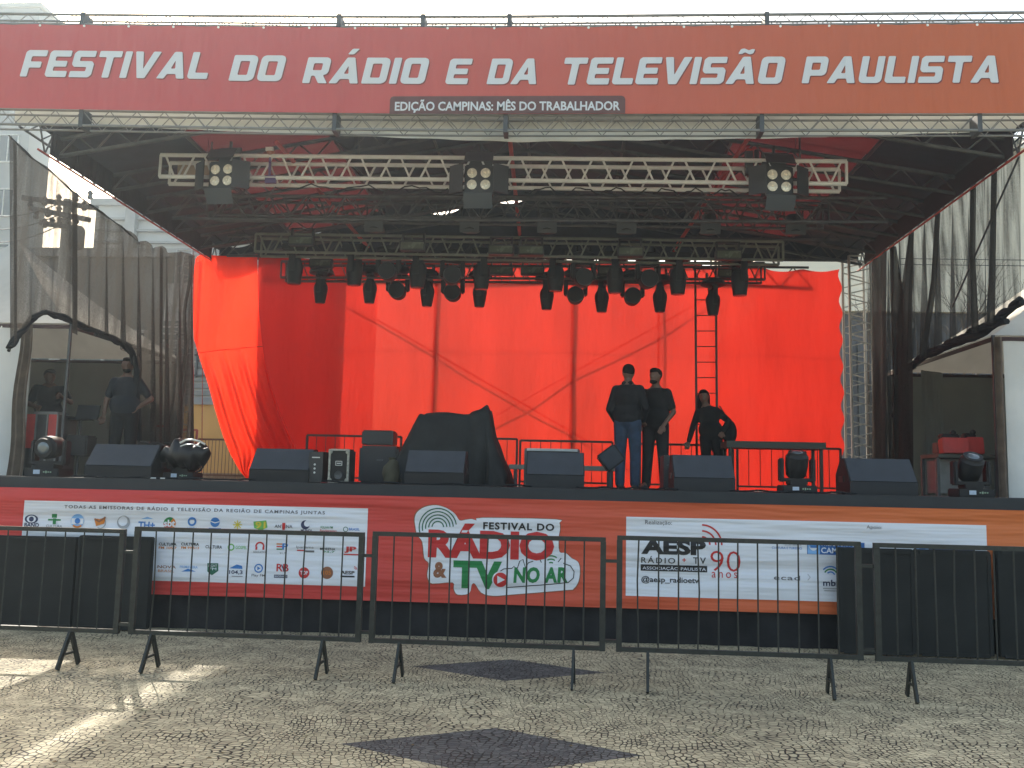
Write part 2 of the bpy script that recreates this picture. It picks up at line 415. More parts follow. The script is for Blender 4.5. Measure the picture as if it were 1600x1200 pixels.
# louvered pale building
Y = 30.0
x0, x1, zt = X_(150, Y, 330), X_(500, Y, 330), Z_(322, Y, 200)
t = facade('office_building', 'pale grey building with horizontal louvers seen above the left net', 'building', x0, x1, Y, zt, 10, GREYW)
for z in [zt - .5 - .42 * i for i in range(26)]:
    m = MB(); m.box(((x0 + x1) / 2, Y - .1, z), (x1 - x0 - .2, .16, .07)); t.part('louver', m, CONC, True)
for px in (207, 330, 420):
    m = MB(); m.box((X_(px, Y, 380), Y - .16, zt / 2), (.35, .3, zt)); t.part('pilaster', m, CONC, True)
# low dark grey block through left net
Y = 24.0
x0, x1 = X_(-220, Y, 500), X_(318, Y, 500)
zt = Z_(402, Y, 100)
facade('low_building', 'low dull grey block behind the left net and white tent', 'building', x0, x1, Y, zt, 5.5, mat('dull_grey_render', (.16, .17, .17), .85, var=.15, scale=.6),
       [(x0 + 1.5 + 2.1 * i, z, 1.2, 1.2) for i in range(4) for z in (2.2, 5.0)])
# ochre building beside cloth
Y = 21.0
x0, x1 = X_(240, Y, 650), X_(470, Y, 650)
zs = Z_(632, Y, 330)
t = Thing('ochre_building', 'building with ochre ground floor and grey rolling shutters above left of red cloth', 'building', ((x0 + x1) / 2, Y, 0))
m = MB(); m.box(((x0 + x1) / 2, Y + 1, zs / 2), (x1 - x0, 2, zs)); t.part('wall', m, OCHRE, True)
m = MB(); m.box(((x0 + x1) / 2, Y + 1.1, zs + 1.5), (x1 - x0, 1.8, 3.0)); t.part('upper_wall', m, GREYW, True)
for i in range(12):
    m = MB(); m.box(((x0 + x1) / 2, Y + .17, zs + .12 + i * .17), (x1 - x0, .05 + .03 * (i % 4 == 0), .12)); t.part('shutter_slat', m, GALV if i % 4 else CONC, True)
m = MB(); m.box(((x0 + x1) / 2, Y + .1, zs + .03), (x1 - x0 + .1, .3, .07)); t.part('ledge', m, CONC, True)
f = MB(); wx = X_(305, Y, 560); wz = Z_(560, Y, 305)
m = MB()
for k in range(5): m.box((wx - .5 + k * .25, Y + .12, wz + .1), (.04, .06, 1.1))
for k in range(3): m.box((wx, Y + .12, wz - .4 + k * .5), (1.1, .06, .04))
fo = t.part('window', m, STEEL, True)
# timber hoarding / brown low wall behind stage at left
Y = 18.0
x0, x1 = X_(60, Y, 700), X_(460, Y, 700)
m = MB(); 
n = 46
for i in range(n):
    m.box((lerp(x0, x1, (i + .5) / n), Y + random.uniform(-.01, .01), .85), ((x1 - x0) / n - .015, .04, 1.7))
m.box(((x0 + x1) / 2, Y + .05, 1.4), (x1 - x0, .05, .08)); m.box(((x0 + x1) / 2, Y + .05, .4), (x1 - x0, .05, .08))
o = m.build('timber_hoarding', mat('brown_boards', (.3, .22, .15), .85, var=.3, scale=3, bump=.3), off=((x0 + x1) / 2, Y, 0)); tag(o, 'brown vertical board hoarding behind the railing left of the red cloth', 'fence')
# right hand building
Y = 26.0
x0, x1 = X_(1180, Y, 400), X_(1900, Y, 400)
zt = Z_(235, Y, 1500); zb = Z_(487, Y, 1450)
t = Thing('commercial_building', 'cream building with dark shopfront behind the right net', 'building', ((x0 + x1) / 2, Y, 0))
m = MB(); m.box(((x0 + x1) / 2, Y + 4, (zt + zb) / 2), (x1 - x0, 8, zt - zb)); t.part('wall', m, CREAM, True)
m = MB(); m.box(((x0 + x1) / 2, Y + 4.1, zb / 2), (x1 - x0, 7.8, zb)); t.part('shopfront', m, SHOP, True)
m = MB(); m.box(((x0 + x1) / 2, Y + 3.9, zt + .15), (x1 - x0 + .3, 8.2, .3)); t.part('parapet', m, CREAM, True)
for k in range(8):
    xx = X_(1345 + k * 38, Y, 600)
    m = MB(); m.box((xx, Y + .15, (zb - .9) / 2 + .1), (.07, .14, zb - 1.1)); t.part('mullion', m, STEEL, True)

def text2d(s, bold=0, shear=0, space=1.0, ext=0):
    cu = bpy.data.curves.new('t', 'FONT'); cu.body = s; cu.offset = bold; cu.shear = shear; cu.space_character = space; cu.resolution_u = 3; cu.extrude = ext
    ob = bpy.data.objects.new('t', cu); C.objects.link(ob)
    dg = bpy.context.evaluated_depsgraph_get(); me = bpy.data.meshes.new_from_object(ob.evaluated_get(dg))
    vs = [v.co.copy() for v in me.vertices]; fs = [list(p.vertices) for p in me.polygons]
    bpy.data.objects.remove(ob); bpy.data.curves.remove(cu); bpy.data.meshes.remove(me)
    return vs, fs
def curve2d(loops, shear=0, offset=0):
    cu = bpy.data.curves.new('t', 'CURVE'); cu.dimensions = '2D'; cu.fill_mode = 'BOTH'; cu.offset = offset
    for lp in loops:
        sp = cu.splines.new('POLY'); sp.points.add(len(lp) - 1); sp.use_cyclic_u = True
        for i, (x, y) in enumerate(lp): sp.points[i].co = (x + y * shear, y, 0, 1)
    ob = bpy.data.objects.new('t', cu); C.objects.link(ob)
    dg = bpy.context.evaluated_depsgraph_get(); me = bpy.data.meshes.new_from_object(ob.evaluated_get(dg))
    vs = [v.co.copy() for v in me.vertices]; fs = [list(p.vertices) for p in me.polygons]
    bpy.data.objects.remove(ob); bpy.data.curves.remove(cu); bpy.data.meshes.remove(me)
    return vs, fs
def face_cam(vs, fs):       # orient every face to +Z in 2D (towards -Y once placed)
    out = []
    for f in fs:
        a = 0
        for i in range(len(f)):
            p, q = vs[f[i]], vs[f[(i + 1) % len(f)]]; a += p.x * q.y - q.x * p.y
        out.append(f if a > 0 else f[::-1])
    return out
def rawbox(vs): return min(v.x for v in vs), max(v.x for v in vs), min(v.y for v in vs), max(v.y for v in vs)
def fit(mb, geo, X0, X1, Z0, Z1, Yp, zf=None, keep=False, rot=0):
    vs, fs = geo; a, b, c, d = rawbox(vs)
    sx = (X1 - X0) / (b - a); sz = (Z1 - Z0) / (d - c)
    cx, cz = (X0 + X1) / 2, (Z0 + Z1) / 2
    out = []
    for v in vs:
        x = (v.x - a) * sx + X0; z = (v.y - c) * sz + Z0
        if rot:
            dx, dz = x - cx, z - cz; x = cx + dx * math.cos(rot) - dz * math.sin(rot); z = cz + dx * math.sin(rot) + dz * math.cos(rot)
        if zf: z += zf(x)
        out.append((x, Yp, z))
    # neighbouring bold glyphs may overlap: lay every other glyph half a millimetre in front
    par = list(range(len(vs)))
    def fd(i):
        while par[i] != i: par[i] = par[par[i]]; i = par[i]
        return i
    for f in fs:
        for i in f[1:]: par[fd(i)] = fd(f[0])
    roots = {}
    for i in range(len(vs)):
        r_ = fd(i); roots.setdefault(r_, [1e9]); roots[r_][0] = min(roots[r_][0], out[i][0])
    rank = {r_: k % 3 for k, r_ in enumerate(sorted(roots, key=lambda q: roots[q][0]))}
    out = [(x, y - .0006 * rank[fd(i)], z) for i, (x, y, z) in enumerate(out)]
    mb.add(out, face_cam(vs, fs)); mb.flat = 1
def pxbox(x0, y0, x1, y1, Y):
    xc, yc = (x0 + x1) / 2, (y0 + y1) / 2
    a, b = at(x0, yc, Y).x, at(x1, yc, Y).x; c, d = at(xc, y1, Y).z, at(xc, y0, Y).z
    return a, b, c, d
# the P on the shopfront
m = MB(); a = pxbox(1423, 502, 1431, 516, 25.9); fit(m, text2d('P', .03), *a, 26.02)
t.part('sign_letter', m, LABELW, True)
p = at(91, 500, 22.0); t = Thing('utility_pole', 'utility pole with crossarms and hanging gear seen through the left net', 'pole', (p.x, 22, 0))
zt_ = Z_(312, 22.0, 91)
m = MB(); m.tube((p.x, 22, 0), (p.x, 22, zt_), .13, 10, .1); t.part('pole', m, CONC, True)
for k, (dz, L, sl) in enumerate(((-.15, 1.5, -.1), (-.45, 1.2, -.14), (-.75, .8, -.1))):
    m = MB(); m.bar((p.x - L * .75, 21.85, zt_ + dz - L * sl), (p.x + L * .6, 21.85, zt_ + dz + L * sl * .8), .1, .12); t.part('crossarm', m, STEEL, True)
    for q in (-.6, -.35, -.1, .2, .45):
        m = MB(); m.lathe((p.x + L * q, 21.85, zt_ + dz - L * sl * q / .75 * -1 * -1 + .02), [(.05, 0), (.08, .05), (.05, .12), (.08, .17), (.03, .24)], 'Z', 8); t.part('insulator', m, STEEL, True)
m = MB(); m.lathe((p.x + .42, 21.8, zt_ - 1.35), [(.16, 0), (.2, .05), (.2, .5), (.14, .58)], 'Z', 12); t.part('transformer', m, STEEL, True)
for k in range(3):
    a, b = Vector((p.x, 21.85, zt_ - .1 - .3 * k)), at(-60, 330 + k * 22, 20.0)
    m = MB(); m.path([a.lerp(b, i / 10) - Vector((0, 0, .25 * math.sin(math.pi * i / 10))) for i in range(11)], .014, 5); o = m.build('power_line', STEEL, off=a); tag(o, '%s power line running left from the utility pole' % ('top', 'middle', 'lowest')[k], 'wire', 'power lines behind the left net')
# street tree beyond the right net: bare branches
def tree(x, y, h, label):
    t = Thing('bare_tree', label, 'tree', (x, y, 0)); BARK = mat('bark', (.09, .075, .06), .9, var=.3, bump=.4)
    tm = MB(); tm.path([(0, 0, 0), (.05, 0, h * .3), (-.03, .05, h * .55)], [.13, .1, .07]); t.part('trunk', tm, BARK)
    cr = MB(); rs = random.Random(3)
    def br(p, d, L, r, k):
        q = p + d * L; mid = (p + q) / 2 + Vector((rs.uniform(-1, 1), rs.uniform(-1, 1), rs.uniform(-1, 1))) * L * .08
        cr.path([p, mid, q], [r, r * .8, r * .6], 5)
        if k:
            for i in range(3):
                nd = (d + Vector((rs.uniform(-.8, .8), rs.uniform(-.8, .8), rs.uniform(-.1, .6)))).normalized(); br(q if i else mid, nd, L * rs.uniform(.6, .85), r * .55, k - 1)
    for i in range(6):
        a = i * 1.05; br(Vector((-.03, .05, h * (.38 + .03 * i))), Vector((math.cos(a) * .7, math.sin(a) * .7, .8)).normalized(), h * .2, .045, 4)
    t.part('crown', cr, BARK)
tree(X_(1490, 20, 500), 20, 6.6, 'bare branched street tree behind the right net before the cream building')

# ================================================================== STAGE
deck = Thing('stage', 'black festival stage platform with black skirt along its front', 'stage', (XC, Y0, 0))
m = MB(); m.box(((-11 + 10) / 2, (Y0 + 17) / 2, ZD - .04), (21, 17 - Y0, .08)); deck.part('deck', m, DECKM, True)
m = MB(); m.grid(lambda u, v: Vector((lerp(-11, 10, u), Y0 - .03 + .012 * math.sin(u * 300) + .01 * math.sin(u * 97 + v * 2), lerp(0.0, ZD - .22, v))), 500, 4)
deck.part('skirt', m, BLKC, True)
m = MB(); m.box((-.5, Y0 - .035, ZD - .11), (21, .06, .2)); deck.part('edge_band', m, mat('black_edge_cloth', (.03, .035, .04), .9), True)
for k in range(9):
    m = MB(); x = -10.5 + k * 2.5
    for y in (Y0 + .3, Y0 + 3.6, 16.6): m.tube((x, y, 0), (x, y, ZD - .08), .03)
    deck.part('support_post', m, STEEL, True)

# ------------------------------------------------------------------ lower banner
YBN = Y0 - .1
def zline(px, py, Y=YBN): return at(px, py, Y).z
zt = (zline(0, 757) + zline(800, 783) + zline(1600, 798)) / 3; zb = (zline(236, 928) + zline(945, 948) + zline(1310, 962)) / 3
bn = Thing('stage_front_banner', 'wide red to orange banner with sponsor panels hung on the stage front', 'banner', (XC, YBN, zb))
m = MB(); m.box((XC - .2, YBN, (zt + zb) / 2), (13.6, .006, zt - zb)); m.build('backing_cloth', pm((.56, .055, .05), 'low', (.62, .17, .05), -3, 5.3), bn.o, off=bn.loc)
def bpart(name, geo_fn):
    m = MB(); m.flat = 1; geo_fn(m); return m.build(name, None, bn.o, off=bn.loc, smooth=False)
WHP = pm((.70, .73, .80)); NAVY = pm((.03, .04, .1)); BLKPR = pm((.02, .02, .022)); REDP = pm((.5, .03, .03)); GRNP = pm((.02, .2, .06)); BLUP = pm((.04, .18, .5)); GRYP = pm((.12, .12, .13)); ORAP = pm((.6, .2, .03)); YEL = pm((.6, .5, .05)); BRN = pm((.25, .1, .05)); LBL = pm((.2, .4, .7)); DGR = pm((.02, .12, .07)); LGRY = pm((.33, .35, .38)); LGR = pm((.15, .42, .1))
L1, L2, L3 = YBN - .006, YBN - .0095, YBN - .013
def poly(m, mt, pts, Y):
    m.use(mt); ps = [at(x, y, Y) for x, y in pts]; ps = [Vector((p.x, Y, p.z)) for p in ps]
    vs = [Vector((p.x, p.z, 0)) for p in ps]; geo = curve2d([[(v.x, v.y) for v in vs]])
    m.add([(v.x, Y, v.y) for v in geo[0]], face_cam(*geo))
def rect(m, mt, x0, y0, x1, y1, Y):
    a, b, c, d = pxbox(x0, y0, x1, y1, Y); m.use(mt); m.add([(a, Y, c), (b, Y, c), (b, Y, d), (a, Y, d)], [(0, 1, 2, 3)])
def disc(m, mt, x, y, r, Y, ri=0, a0=0, a1=360, ry=None):
    p = at(x, y, Y); s = Y / F; m.use(mt); n = 28; ry = ry or r; vs = []; fs = []
    for i in range(n + 1):
        t = R(lerp(a0, a1, i / n)); 
        vs.append((p.x + r * s * math.cos(t), Y, p.z + ry * s * math.sin(t))); vs.append((p.x + ri * s * math.cos(t), Y, p.z + ri * ry / r * s * math.sin(t)))
    for i in range(n): fs.append((2 * i + 1, 2 * i, 2 * i + 2, 2 * i + 3) if ri else (2 * i, 2 * i + 2, 2 * i + 1))
    m.add(vs, fs)
def txt(m, mt, s, x0, y0, x1, y1, Y, bold=0, shear=0, space=1, rot=0):
    m.use(mt); fit(m, text2d(s, bold, shear, space), *pxbox(x0, y0, x1, y1, Y), Y, rot=rot)
def stroke(m, mt, pts, wd, Y):
    m.use(mt); ps = [at(x, y, Y) for x, y in pts]; h = wd * Y / F / 2
    L = []; 
    for i, p in enumerate(ps):
        d = ps[min(i + 1, len(ps) - 1)] - ps[max(i - 1, 0)]; d = Vector((d.x, 0, d.z)).normalized(); nn = Vector((-d.z, 0, d.x))
        L.append((p.x + nn.x * h, Y, p.z + nn.z * h)); L.append((p.x - nn.x * h, Y, p.z - nn.z * h))
    m.add(L, [(2 * i + 1, 2 * i + 3, 2 * i + 2, 2 * i) for i in range(len(ps) - 1)])
# white sponsor panels
bpart('sponsor_panel', lambda m: rect(m, WHP, 33, 788, 573, 909, L1))['label'] = 'white panel with rows of station logos'
bpart('sponsor_panel', lambda m: rect(m, WHP, 978, 814, 1543, 939, L1))['label'] = 'white panel with organiser and support logos'
bpart('heading', lambda m: txt(m, GRYP, 'TODAS AS EMISSORAS DE RÁDIO E TELEVISÃO DA REGIÃO DE CAMPINAS JUNTAS', 100, 792.5, 508, 800.5, L2, .02, 0, 1.25))
def lg(fn): bpart('sponsor_logo', fn)
lg(lambda m: (disc(m, NAVY, 49, 811, 11, L2, ry=7), disc(m, WHP, 49, 811, 7.5, L3, ry=5.5), disc(m, NAVY, 49, 811, 4, L3 - .003), txt(m, NAVY, 'BAND', 38, 817, 61, 823.5, L2, .03)))
lg(lambda m: (rect(m, GRNP, 81, 803, 89, 809, L2), rect(m, GRNP, 75, 811, 95, 813.5, L2), rect(m, GRNP, 82.5, 810, 87.5, 819, L3), txt(m, GRYP, 'CULTURA', 72, 820, 97, 824, L2)))
lg(lambda m: (disc(m, LBL, 121, 814, 11, L2), rect(m, WHP, 111.5, 810, 130.5, 819, L3), disc(m, BLUP, 121, 814, 4.5, L3 - .003), disc(m, ORAP, 121, 814, 10.9, L3, 8, 225, 315)))
lg(lambda m: (disc(m, LGRY, 157, 817, 9, L2, 7.5, 240, 400), poly(m, ORAP, [(147, 810), (156, 811), (165, 808), (163, 818), (150, 822)], L3), stroke(m, BRN, [(148, 811), (155, 815), (165, 808)], 3, L3 - .003)))
lg(lambda m: (disc(m, LGRY, 193, 816, 10, L2), disc(m, WHP, 192, 814.5, 7.5, L3), disc(m, LGRY, 193, 816, 10.5, L3, 9)))
lg(lambda m: (txt(m, BLUP, 'TH+', 216, 815, 242, 826, L2, .03), poly(m, LBL, [(220, 811), (230, 807.5), (240, 811)], L2)))
lg(lambda m: (disc(m, REDP, 265, 818, 10, L2, 0, 180, 300), disc(m, GRNP, 265, 818, 10, L2, 0, 60, 180), disc(m, ORAP, 265, 818, 10, L2, 0, -60, 60), txt(m, WHP, 'sbt', 256, 812, 274, 823, L3, .03)))
lg(lambda m: (disc(m, BLUP, 300, 815, 7, L2, 4), rect(m, BLUP, 296, 809, 305, 812, L3), txt(m, LBL, 'NDTV', 293, 823.5, 307, 827, L2)))
lg(lambda m: (disc(m, BLUP, 336, 816, 7.5, L2), stroke(m, WHP, [(328, 814), (336, 817), (343, 815)], 1.5, L3), rect(m, BLUP, 326, 825, 345, 830, L2)))
lg(lambda m: [stroke(m, YEL, [(371 - 7 * math.cos(a), 820 - 7 * math.sin(a)), (371 + 7 * math.cos(a), 820 + 7 * math.sin(a))], 1.6, L2 - .0008 * k) for k, a in enumerate((0, .785, 1.571, 2.356))])
lg(lambda m: (poly(m, LGR, [(396, 815), (416, 813), (418, 824), (408, 829), (397, 825)], L2), txt(m, YEL, '91', 399, 815, 415, 826, L3, .03)))
lg(lambda m: (txt(m, BLKPR, 'ANTENA', 429, 820, 457, 825, L2, .01), poly(m, REDP, [(441, 817), (446, 817), (445, 828), (441, 828)], L3)))
lg(lambda m: (disc(m, NAVY, 477, 820, 7, L2), disc(m, WHP, 480, 818, 5, L3), txt(m, NAVY, 'MUNDI', 470, 827, 487, 831, L2, .02)))
lg(lambda m: (txt(m, GRNP, 'FOLHA FM', 501, 822, 520, 826, L2, .01), txt(m, REDP, 'Bandeirantes', 500, 827.5, 526, 831, L2, .01)))
lg(lambda m: (disc(m, DGR, 540, 827, 4, L2, 3), txt(m, BLUP, 'BRASIL', 545, 825, 562, 829, L2, .02)))
for x0, s1, s2 in ((248, 'CULTURA', 'FM 105,7'), (283, 'CULTURA', 'FM 99,513')):
    lg(lambda m: (txt(m, BLKPR, s1, x0, 848, x0 + 28, 852.5, L2, .03), txt(m, ORAP, s2, x0, 854, x0 + 28, 858.5, L2, .02)))
lg(lambda m: txt(m, BLKPR, 'CULTURA', 321, 852, 347, 857, L2, .02))
lg(lambda m: (disc(m, LGR, 361, 855, 5.5, L2, 3.5), txt(m, LGR, 'GOSPEL', 368, 853, 386, 858, L2, .01)))
lg(lambda m: (disc(m, REDP, 406, 854, 7.5, L2, 5, 0, 180), rect(m, REDP, 399, 854, 402, 859, L2), rect(m, REDP, 410, 854, 413, 859, L2), txt(m, GRYP, 'EDUCATIVA', 396, 861, 416, 864, L2)))
lg(lambda m: (txt(m, BLUP, 'P', 441, 849, 450, 859, L2, .03), rect(m, ORAP, 432, 849, 441, 851, L2), rect(m, REDP, 432, 853, 441, 855, L2), rect(m, GRNP, 432, 857, 441, 859, L2), txt(m, GRYP, '91,7', 437, 863, 446, 866, L2)))
lg(lambda m: (txt(m, GRYP, 'Ipanema', 463, 853, 490, 858, L2), rect(m, REDP, 464, 859, 476, 861, L2), rect(m, GRYP, 477, 860, 491, 863, L2)))
lg(lambda m: (txt(m, BLKPR, 'MORENA', 500, 856, 524, 860, L2, .01), txt(m, GRNP, '93,7', 504, 861, 523, 864, L2, .02)))
lg(lambda m: (txt(m, REDP, 'JP', 538, 854, 557, 864, L2, .05), rect(m, REDP, 537, 865.5, 560, 867.5, L2)))
lg(lambda m: (txt(m, BRN, 'NOVA', 246, 883.5, 275, 888, L2, .02), txt(m, ORAP, 'BRASIL', 247, 890, 272, 894, L2)))
lg(lambda m: (txt(m, LBL, 'PRIMAVERA', 281, 884, 309, 888, L2, .01), poly(m, BLUP, [(283, 893), (294, 888.5), (306, 893)], L2)))
lg(lambda m: (poly(m, DGR, [(324, 880), (341, 880), (341, 892), (331, 899), (324, 893)], L2), txt(m, WHP, 'LIGHT', 326, 882, 339, 886, L3), txt(m, WHP, 'FM', 327, 887, 338, 891, L3)))
lg(lambda m: (txt(m, NAVY, '104,3', 358, 891, 379, 898, L2, .02), poly(m, BLUP, [(358, 888), (370, 882), (378, 884), (379, 889)], L2), rect(m, GRYP, 362, 900, 379, 901, L2)))
lg(lambda m: (disc(m, BLUP, 404, 888, 7, L2, 5), poly(m, BLUP, [(402, 885), (407, 888), (402, 891)], L2), txt(m, GRYP, 'Play FM', 393, 897, 414, 902, L2, .01)))
lg(lambda m: (txt(m, REDP, 'RB', 432, 881, 451, 893, L2, .02), stroke(m, NAVY, [(440, 882), (444, 893)], 1.5, L3), rect(m, NAVY, 428, 898, 449, 903, L2), txt(m, WHP, 'BANDEIRANTES', 429, 899, 448, 902, L3)))
lg(lambda m: (disc(m, REDP, 475, 895, 8.5, L2), txt(m, WHP, 'TOP', 469, 892, 481, 898, L3, .02)))
lg(lambda m: (disc(m, BRN, 511, 895, 9.5, L2), txt(m, ORAP, '105', 505, 891.5, 517, 898, L3, .01)))
lg(lambda m: (txt(m, BLKPR, 'AESP', 532, 892, 554, 897.5, L2, .03), rect(m, BLKPR, 532, 899.5, 554, 902, L2), disc(m, REDP, 553, 890, 5, L2, 4, 0, 90), disc(m, REDP, 553, 890, 3, L2, 2, 0, 90)))
# festival badge
def badge(m):
    out = [(648, 810), (652, 800), (664, 792), (682, 789.5), (698, 794), (711, 803), (718, 813), (728, 812), (737, 811), (745, 813), (755, 809), (868, 811.5), (874, 817), (875, 827), (873, 840), (874, 862), (884, 864), (893, 872), (903, 878), (906, 890), (904, 908), (896, 920), (885, 922), (800, 929), (770, 931), (752, 926), (742, 912), (737, 914), (733, 927), (715, 929), (709, 920), (707, 910), (676, 912), (669, 905), (668, 895), (670, 880), (663, 872), (660, 847), (652, 836), (649, 822)]
    # smooth the outline
    sm = []
    n = len(out)
    for i in range(n):
        p0, p1, p2, p3 = out[i - 1], out[i], out[(i + 1) % n], out[(i + 2) % n]
        for t in (0, .33, .66):
            sm.append(tuple(.5 * ((2 * p1[k]) + (-p0[k] + p2[k]) * t + (2 * p0[k] - 5 * p1[k] + 4 * p2[k] - p3[k]) * t * t + (-p0[k] + 3 * p1[k] - 3 * p2[k] + p3[k]) * t ** 3) for k in (0, 1)))
    cx, cy = 775, 862
    poly(m, BRN, [(cx + (x - cx) * 1.012, cy + (y - cy) * 1.018) for x, y in sm], L1)
    poly(m, WHP, sm, L2)
bpart('badge_ground', badge)['label'] = 'white cloud shaped badge with soft outline'
def badge_arcs(m):
    for r in (10, 15, 20, 25, 30): disc(m, DGR, 684, 824, r, L3, r - 1.8, 4 if r < 30 else 10, 176 + (r - 10) * 1.2)
bpart('badge_arcs', badge_arcs)
bpart('badge_lettering', lambda m: txt(m, BLKPR, 'FESTIVAL DO', 755, 817, 866, 828.5, L3, .03, 0, 1.15))
bpart('badge_lettering', lambda m: txt(m, REDP, 'RÁDIO', 669, 819, 866, 874, L3, .055))
bpart('badge_lettering', lambda m: txt(m, BRN, '&', 677, 878, 698, 903, L3, .05))
bpart('badge_lettering', lambda m: txt(m, GRNP, 'TV', 708, 876.5, 784, 920, L3, .055))
bpart('badge_lettering', lambda m: txt(m, GRNP, 'NO AR', 802, 886, 887, 911, L3, .045, .1, 1.1, rot=.03))
def badge_play(m):
    disc(m, WHP, 782, 906, 13, L3 - .002); disc(m, REDP, 782, 906, 11, L3 - .004); poly(m, WHP, [(777, 899.5), (789, 906), (777, 912)], L3 - .006)
bpart('play_button', badge_play)
def badge_wave(m):
    stroke(m, BLKPR, [(781, 893), (787, 889), (800, 888), (803, 885), (808, 889), (812, 877), (817, 874), (821, 887), (826, 879), (833, 877)], 1.4, L3)
    stroke(m, BLKPR, [(880, 880), (891, 884), (897, 893), (896, 903), (888, 910), (860, 913), (792, 918)], 1.4, L3)
    for r in (6, 11, 16): disc(m, GRNP, 861, 884, r, L3, r - 2, 55, 125)
    stroke(m, BLKPR, [(842, 871), (846, 879)], 1.3, L3); stroke(m, BLKPR, [(877, 872), (872, 878)], 1.3, L3)
bpart('badge_wave', badge_wave)
# right panel
bpart('small_print', lambda m: txt(m, GRYP, 'Realização:', 1008, 813, 1050, 821, L2))
bpart('small_print', lambda m: txt(m, GRYP, 'Apoio:', 1354, 821, 1378, 828, L2))
lg(lambda m: (txt(m, BLKPR, 'AESP', 1002, 843, 1103, 867, L2, .05), txt(m, BLKPR, 'RÁDIO', 1002, 869, 1055, 880, L2, .01, 0, 1.3), txt(m, REDP, '+', 1066, 872, 1072, 878, L2, .02), txt(m, BLKPR, 'TV', 1083, 871, 1103, 881, L2, .01, 0, 1.3),
              rect(m, BLKPR, 1001, 883, 1105, 893, L2), txt(m, WHP, 'ASSOCIAÇÃO PAULISTA', 1004, 885, 1103, 892, L3)))
lg(lambda m: (txt(m, REDP, '90', 1110, 861, 1157, 893, L2, -.012), txt(m, REDP, 'anos', 1112, 894, 1152, 903, L2, 0, 0, 1.4)))
lg(lambda m: (disc(m, REDP, 1097, 851, 31, L2, 28.5, 0, 90), disc(m, REDP, 1097, 851, 22, L2, 19.5, 0, 90), disc(m, REDP, 1097, 851, 13, L2, 10.5, 0, 90)))
bpart('handle_text', lambda m: txt(m, BLKPR, '@aesp_radioetv', 1002, 901, 1092, 913, L2, .02))
lg(lambda m: (txt(m, LGRY, 'SECRETARIA DE', 1226, 850, 1252, 853, L2), txt(m, BLUP, 'CULTURA E TURISMO', 1206, 854.5, 1253, 858, L2, .01)))
def city(m, x, y):
    rect(m, NAVY if x > 1400 else pm((.03, .12, .35)), x, y, x + 90, y + 20, L2); rect(m, LBL, x + 1, y + 1, x + 20, y + 19, L3)
    disc(m, WHP, x + 10, y + 7, 6, L3 - .002, 0, 180, 360); rect(m, BLUP, x + 5, y + 5, x + 15, y + 9, L3 - .004)
    txt(m, WHP, 'PREFEITURA DE', x + 23, y + 2, x + 80, y + 6.5, L3, .01, 0, 1.2); txt(m, WHP, 'CAMPINAS', x + 22, y + 9, x + 80, y + 18, L3, .02)
lg(lambda m: city(m, 1261, 847))
lg(lambda m: city(m, 1431, 852))
lg(lambda m: (txt(m, GRYP, 'ecad', 1209, 899, 1250, 906.5, L2, .01, 0, 1.1), stroke(m, LGRY, [(1262, 897), (1266, 902), (1262, 907)], 1, L2)))
lg(lambda m: (txt(m, NAVY, 'mbrt', 1286, 906, 1318, 916, L2, .02), disc(m, BLUP, 1298, 900, 15, L2, 13, 40, 140), disc(m, GRNP, 1298, 900, 11, L2, 9, 30, 150), disc(m, BLUP, 1298, 900, 7, L2, 5, 20, 140), rect(m, LGRY, 1286, 919, 1312, 920.5, L2), rect(m, LGRY, 1288, 922.5, 1312, 924, L2)))

# ------------------------------------------------------------------ box truss
def box_truss(t, p0, p1, sz, rc, rb, n, mt, dep=None, faces=(0, 1, 2, 3), upv=(0, 0, 1)):
    """world space, parts of thing t"""
    p0, p1 = Vector(p0), Vector(p1); d = (p1 - p0).normalized(); up = Vector(upv)
    s = d.cross(up).normalized(); up = s.cross(d); h = sz / 2; hd = (dep or sz) / 2
    cs = [(-hd, h), (hd, h), (hd, -h), (-hd, -h)]
    pts = [s * a + up * b for a, b in cs]
    for q in pts:
        m = MB(); m.tube(p0 + q, p1 + q, rc); t.part('chord', m, mt, True)
    L = (p1 - p0).length
    for k in faces:
        a, b = pts[k], pts[(k + 1) % 4]; m = MB()
        for i in range(n):
            t0, t1 = i / n, (i + 1) / n; tm = (t0 + t1) / 2; e = .12 / n
            A = lambda t_, q: p0 + d * (L * t_) + q
            m.tube(A(t0 + e, a), A(tm - e, b), rb, 6); m.tube(A(tm + e, b), A(t1 - e, a), rb, 6)
        m.tube(p0 + a, p0 + b, rb * 1.4, 6); m.tube(p1 + a, p1 + b, rb * 1.4, 6)
        t.part('bracing', m, mt, True)

